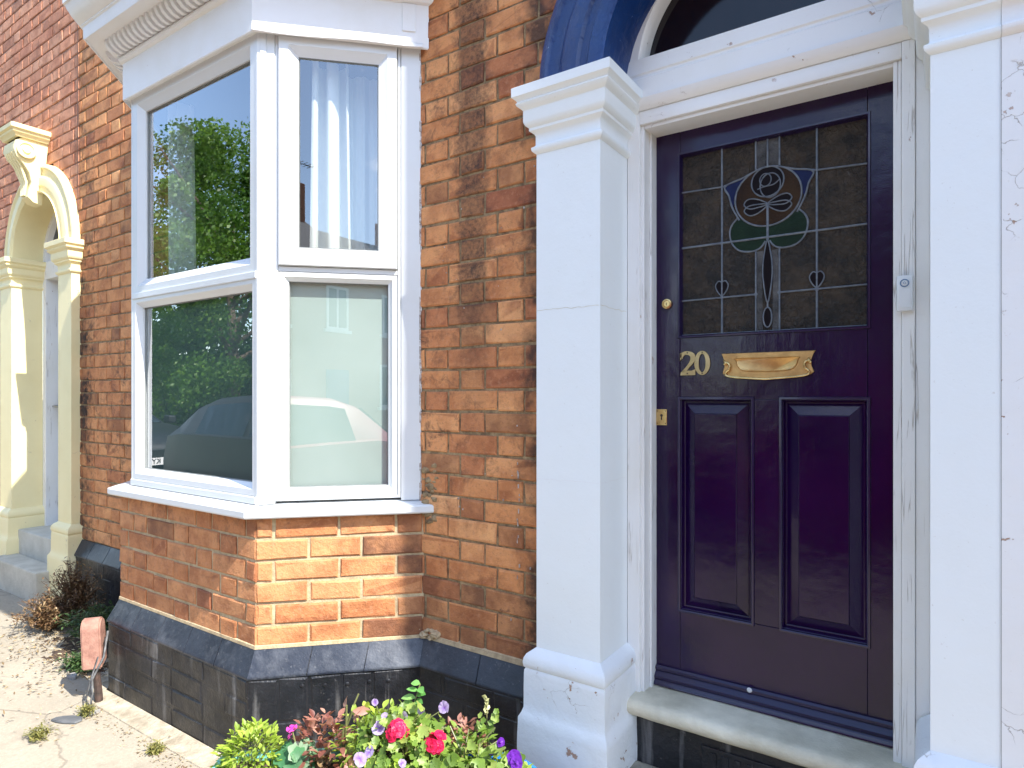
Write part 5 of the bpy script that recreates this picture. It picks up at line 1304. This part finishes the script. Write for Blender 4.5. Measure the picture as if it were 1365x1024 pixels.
# ================================================================= ACROSS THE STREET (seen mirrored in the windows)
def terrace_house(x, y, wdt, h, wallmat, label, k):
    p = empty('terraced_house', (x, y, 0), label, 'house', 'houses across the street')
    bm = bmesh.new(); box(bm, x-wdt/2, x+wdt/2, y-7, y, -.1, h); mesh_obj('wall', bm, wallmat, p)
    bm = bmesh.new(); rd = 2.3
    a = [bm.verts.new(q) for q in ((x-wdt/2, y+.2, h-.05), (x+wdt/2, y+.2, h-.05), (x+wdt/2, y-3.5, h+rd), (x-wdt/2, y-3.5, h+rd), (x-wdt/2, y-7.2, h-.05), (x+wdt/2, y-7.2, h-.05))]
    bm.faces.new((a[0], a[1], a[2], a[3])); bm.faces.new((a[3], a[2], a[5], a[4])); bm.faces.new((a[0], a[3], a[4])); bm.faces.new((a[1], a[5], a[2]))
    rf = mesh_obj('roof', bm, 'roof', p)
    bm = bmesh.new(); box(bm, x+wdt/2-.9, x+wdt/2-.1, y-4, y-3, h+1.2, h+rd+1.1, .02); ch = mesh_obj('chimney', bm, wallmat, rf)
    bm = bmesh.new()
    for i in range(3): lathe(bm, (x+wdt/2-.75+i*.25, y-3.5, h+rd+1.1), [(.09, 0), (.08, .35), (.1, .38), (.07, .38)], 10)
    split_parts(mesh_obj('chimney_pot', bm, 'terra', rf))
    bm = bmesh.new(); zc = h+rd+2.0; xa = x+wdt/2-.2; tube(bm, [(xa, y-3.2, h+rd+.6), (xa, y-3.2, zc)], .03, 5); tube(bm, [(xa-.6, y-3.2, zc-.1), (xa+.7, y-3.2, zc-.1)], .02, 5)
    for i in range(7): tube(bm, [(xa-.55+i*.18, y-3.45, zc-.1), (xa-.55+i*.18, y-2.95, zc-.1)], .013, 4)
    mesh_obj('aerial', bm, 'steel', rf)
    FF = Face((0, y), (-1, 0), (0, 1))
    for wx, z0, ww, hh in ((-wdt*.22, .95, 1.5, 1.5), (-wdt*.22, 3.5, 1.3, 1.4), (wdt*.27, 3.5, .9, 1.4)):
        bm = bmesh.new(); ring(bm, FF, -(x+wx)-ww/2, -(x+wx)+ww/2, z0, z0+hh, [(0, .002), (0, .05), (.08, .05), (.08, .02)]); fbox(bm, FF, -(x+wx)-.03, -(x+wx)+.03, .01, .045, z0+.08, z0+hh-.08); fr_ = mesh_obj('window', bm, 'far_white', p)
        bm = bmesh.new(); quad(bm, *[FF.p(s, .012, z) for s, z in ((-(x+wx)-ww/2+.05, z0+.05), (-(x+wx)+ww/2-.05, z0+.05), (-(x+wx)+ww/2-.05, z0+hh-.05), (-(x+wx)-ww/2+.05, z0+hh-.05))]); mesh_obj('pane', bm, 'far_glass', fr_)
        bm = bmesh.new(); fbox(bm, FF, -(x+wx)-ww/2-.1, -(x+wx)+ww/2+.1, .001, .1, z0-.1, z0-.002); mesh_obj('sill', bm, 'far_white', fr_)
    bm = bmesh.new(); fbox(bm, FF, -(x+wdt*.27)-.45, -(x+wdt*.27)+.45, .001, .06, .1, 2.2); dd = mesh_obj('door', bm, ['car_red', 'doorblue', 'navy', 'purple_rail'][k % 4], p)
    bm = bmesh.new(); fbox(bm, FF, -(x+wdt*.27)+.3, -(x+wdt*.27)+.36, .061, .1, 1.1, 1.16, .01); mesh_obj('handle', bm, 'brass', dd)
labs = ['terraced brick house straight across the street with red door', 'terraced brick house across the street with grey blue door', 'terraced brick house in the middle of the row across the street with navy door', 'terraced brick house far along across the street with purple door', 'last terraced brick house to the right across the street with red door']
for k in range(5): terrace_house(-1.5+k*5.2, -14.5, 5.2, [5.4, 5.4, 5.7, 5.4, 5.5][k], 'far_brick', labs[k], k)
def tree(x, y, h, rad, n, label, seed, low=.14):
    global rng
    keep = rng; rng = random.Random(seed); t = empty('broadleaf_tree', (x, y, 0), label, 'tree', 'trees across the street')
    bm = bmesh.new(); tube(bm, [(x, y, -.1), (x+.05, y, h*.2), (x-.1, y+.05, h*.5), (x, y, h*.82)], [.22, .18, .12, .04], 10)
    tips = []
    for i in range(14):
        a = rng.uniform(0, 6.28); z0 = h*rng.uniform(.2, .6); r_ = rad*rng.uniform(.5, .9); T = Vector((x+r_*math.cos(a), y+r_*math.sin(a), z0+h*rng.uniform(.12, .32))); tube(bm, [(x, y, z0), ((x+T.x)/2, (y+T.y)/2, z0+.6*(T.z-z0)), T], [.08, .05, .02], 6); tips.append(T)
    mesh_obj('trunk', bm, 'bark', t)
    cl = []
    for i in range(70):
        zf = rng.uniform(low, 1.0); rr_ = rad*math.sqrt(max(.03, 1-((zf-.5)/.55)**2))*rng.uniform(.3, 1.0); a = rng.uniform(0, 6.28)
        cl.append((Vector((x+rr_*math.cos(a), y+rr_*math.sin(a), h*zf)), rng.uniform(.35, .95)*rad/3.2, rng.uniform(-.25, .25)))
    bm, lay = newfol()
    for i in range(n):
        c_, r_, tn = rng.choice(cl); d = rdir(.2); q = c_+d*r_*rng.uniform(.5, 1.05); s_ = rng.uniform(.05, .11)
        u = rdir(.3); v = u.orthogonal().normalized()*s_*.5; w_ = u.cross(v).normalized()*s_*.8
        f = bm.faces.new([bm.verts.new(q-w_), bm.verts.new(q+v*.9), bm.verts.new(q+w_), bm.verts.new(q-v*.9)])
        tt_ = min(1, max(0, .5+tn+rng.uniform(-.25, .25)))
        for lp in f.loops: lp[lay] = (tt_, 0, 0, 1)
    mesh_obj('crown', bm, 'leaf_tree', t); rng = keep
tree(-19.0, -10.9, 9.4, 3.7, 52000, 'tall broadleaf tree across the street mirrored in the upper front bay pane', 5)
tree(-25.5, -13.5, 9.0, 4.0, 22000, 'broadleaf tree further left across the street', 6)
tree(-13.2, -12.8, 8.6, 3.5, 22000, 'broadleaf tree across the street nearest the terraced houses', 7)
tree(-17.5, -15.5, 8.0, 4.6, 24000, 'broadleaf tree set back behind the others across the street', 8)
bm, lay = newfol()
for i in range(30000):
    x = rng.uniform(-34, -5.5); z = rng.uniform(.1, 3.9+.7*math.sin(x*1.3)); y = -13.0+rng.uniform(-.5, .5)+.3*math.sin(x*3+z*2); u = rdir(.2); s_ = rng.uniform(.08, .17); v = u.orthogonal().normalized()*s_*.5; w_ = u.cross(v).normalized()*s_*.8; q = Vector((x, y, z))
    f = bm.faces.new([bm.verts.new(q-w_), bm.verts.new(q+v*.9), bm.verts.new(q+w_), bm.verts.new(q-v*.9)])
    for lp in f.loops: lp[lay] = (rng.random(), 0, 0, 1)
hg = empty('hedge', (-20, -13, 0), 'long dark green hedge across the street beneath the trees', 'hedge'); mesh_obj('leaves', bm, 'leaf_hedge', hg)
bm = bmesh.new(); box(bm, -34, -5.5, -13.7, -13.25, -.1, 3.1); mesh_obj('branches', bm, 'bark', hg)

# ---- cars at the kerb
def car(x0, yc, length, mat, label, plate, flip=False):
    c = empty('parked_car', (x0, yc, -.12), label, 'car', 'cars parked along the kerb'); g = -.12
    def X(u): return x0+length*(u if not flip else 1-u)
    # stations: u, half width at sill, belt z, half width at belt
    st = [(0, .55, .62, .60, .50), (.015, .70, .72, .72, .35), (.08, .82, .86, .80, .24), (.2, .86, .96, .84, .22), (.30, .87, 1.0, .85, .22), (.5, .88, 1.01, .86, .22), (.7, .88, 1.02, .86, .22), (.86, .86, 1.02, .83, .24), (.95, .82, .98, .77, .30), (.99, .72, .86, .68, .38), (1.0, .6, .7, .58, .5)]
    bm = bmesh.new(); rows = []
    for u, hw, bz, bw_, z0 in st:
        row = []
        for s in (1, -1):
            seq = [(hw*.93, z0), (hw, z0+.14), (hw, bz*.72), (bw_, bz), (bw_*.80, bz+.035)]
            if s < 0: seq = seq[::-1]
            row += [bm.verts.new((X(u), yc+s*a, g+z)) for a, z in seq]
        rows.append(row)
    for a, b in zip(rows, rows[1:]):
        for k in range(len(a)): bm.faces.new((a[k], a[(k+1) % len(a)], b[(k+1) % len(a)], b[k]))
    bm.faces.new(rows[0]); bm.faces.new(rows[-1]); recalc(bm)
    body = smooth_by_angle(mesh_obj('body', bm, mat, c), 50)
    gh = [(.235, 1.00, .74), (.30, 1.14, .70), (.40, 1.36, .62), (.46, 1.43, .60), (.62, 1.465, .60), (.78, 1.43, .59), (.86, 1.34, .59), (.93, 1.12, .66), (.955, 1.02, .70)]
    bm = bmesh.new(); rows = []
    for u, z, hw in gh: rows.append([bm.verts.new((X(u), yc+a, g+zz_)) for a, zz_ in ((.80, .99), (hw, z-.03), (hw*.85, z+.012), (-hw*.85, z+.012), (-hw, z-.03), (-.80, .99))])
    for a, b in zip(rows, rows[1:]):
        for k in range(5): bm.faces.new((a[k], a[k+1], b[k+1], b[k]))
    recalc(bm); smooth_by_angle(mesh_obj('roof', bm, mat, c), 60)
    for s in (1, -1):      # side windows
        for wa, wb in ((.34, .55), (.575, .80)):
            bm = bmesh.new(); pp = []
            def sidept(u, zt):
                for (u1, z1, h1), (u2, z2, h2) in zip(gh, gh[1:]):
                    if u1 <= u <= u2: f = (u-u1)/(u2-u1); zr = z1+(z2-z1)*f; hr_ = h1+(h2-h1)*f; break
                z = 1.03+(zr-.07-1.03)*zt; f = (z-.99)/(zr-.03-.99); return Vector((X(u), yc+s*(.80+(hr_-.80)*f+.006), g+z))
            bt = [sidept(wa+(wb-wa)*i/5, 0) for i in range(6)]; tp__ = [sidept(wa+(wb-wa)*i/5, 1) for i in range(6)]
            B1 = [bm.verts.new(q) for q in bt]; T1 = [bm.verts.new(q) for q in tp__]
            for i in range(5): bm.faces.new((B1[i], B1[i+1], T1[i+1], T1[i]))
            mesh_obj('side_window', bm, 'car_glass', c)
    for (ua, za, ub, zb, nm) in ((.245, 1.03, .405, 1.35, 'windscreen'), (.945, 1.06, .87, 1.31, 'rear_window')):
        bm = bmesh.new(); quad(bm, (X(ua)+(-.012 if (ua < .5) != flip else .012), yc-.66, g+za), (X(ua)+(-.012 if (ua < .5) != flip else .012), yc+.66, g+za), (X(ub), yc+.55, g+zb+.03), (X(ub), yc-.55, g+zb+.03)); mesh_obj(nm, bm, 'car_glass', c)
    for u in (.19, .80):
        for s in (1, -1):
            bm = bmesh.new(); lathe(bm, (X(u), yc+s*.80, g+.31), [(0.19, -.1), (.29, -.1), (.31, -.07), (.31, .07), (.29, .1), (.19, .1)], 28, 'Y'); wh = mesh_obj('wheel', bm, 'tyre', c)
            bm = bmesh.new(); lathe(bm, (X(u), yc+s*.80, g+.31), [(.0, .06), (.05, .08), (.18, .06), (.19, .09), (.0, -.09)], 20, 'Y'); mesh_obj('rim', bm, 'alloy', wh)
    for s in (1, -1):
        bm = bmesh.new(); box(bm, min(X(.008), X(.05)), max(X(.008), X(.05)), yc+s*.62-.12, yc+s*.62+.12, g+.66, g+.76, .02); mesh_obj('headlight', bm, 'lamp', c)
        bm = bmesh.new(); box(bm, X(.30)-.09, X(.30)+.09, yc+s*.94-.07, yc+s*.94+.07, g+1.0, g+1.13, .03); mesh_obj('wing_mirror', bm, mat, c)
    for u in (0, 1):
        sg = -1 if (u == 0) != flip else 1
        xe = X(u)+sg*.014
        bm = bmesh.new(); box(bm, xe-.006, xe+.006, yc-.26, yc+.26, g+.42, g+.53, .003); pl_ = mesh_obj('number_plate', bm, 'plate', c)
        if plate:
            cu = bpy.data.curves.new('plate_letters', 'FONT'); cu.body = plate; cu.size = .105; cu.extrude = .001; cu.align_x = 'CENTER'; cu.align_y = 'CENTER'; cu.offset = .002
            tmp = bpy.data.objects.new('tmp', cu); COL.objects.link(tmp); dg = bpy.context.evaluated_depsgraph_get(); me = bpy.data.meshes.new_from_object(tmp.evaluated_get(dg)); bpy.data.objects.remove(tmp)
            me.transform(Matrix.Translation((xe+sg*.0075, yc-sg*.0, g+.475)) @ Matrix.Rotation(R(90*sg), 4, 'Z') @ Matrix.Rotation(R(90), 4, 'X')); me.materials.clear(); me.materials.append(M['dark'])
            lo = bpy.data.objects.new('plate_letters', me); COL.objects.link(lo); lo.parent = pl_
car(-2.5, -3.75, 4.0, 'car_red', 'red hatchback parked at the near kerb opposite the purple door', '')
car(-7.95, -3.72, 4.2, 'car_grey', 'dark grey hatchback parked at the near kerb mirrored in the front bay window', '', True)
car(-14.2, -3.8, 4.4, 'car_black', 'black hatchback parked at the near kerb, furthest left of the cars', 'KYD', True)
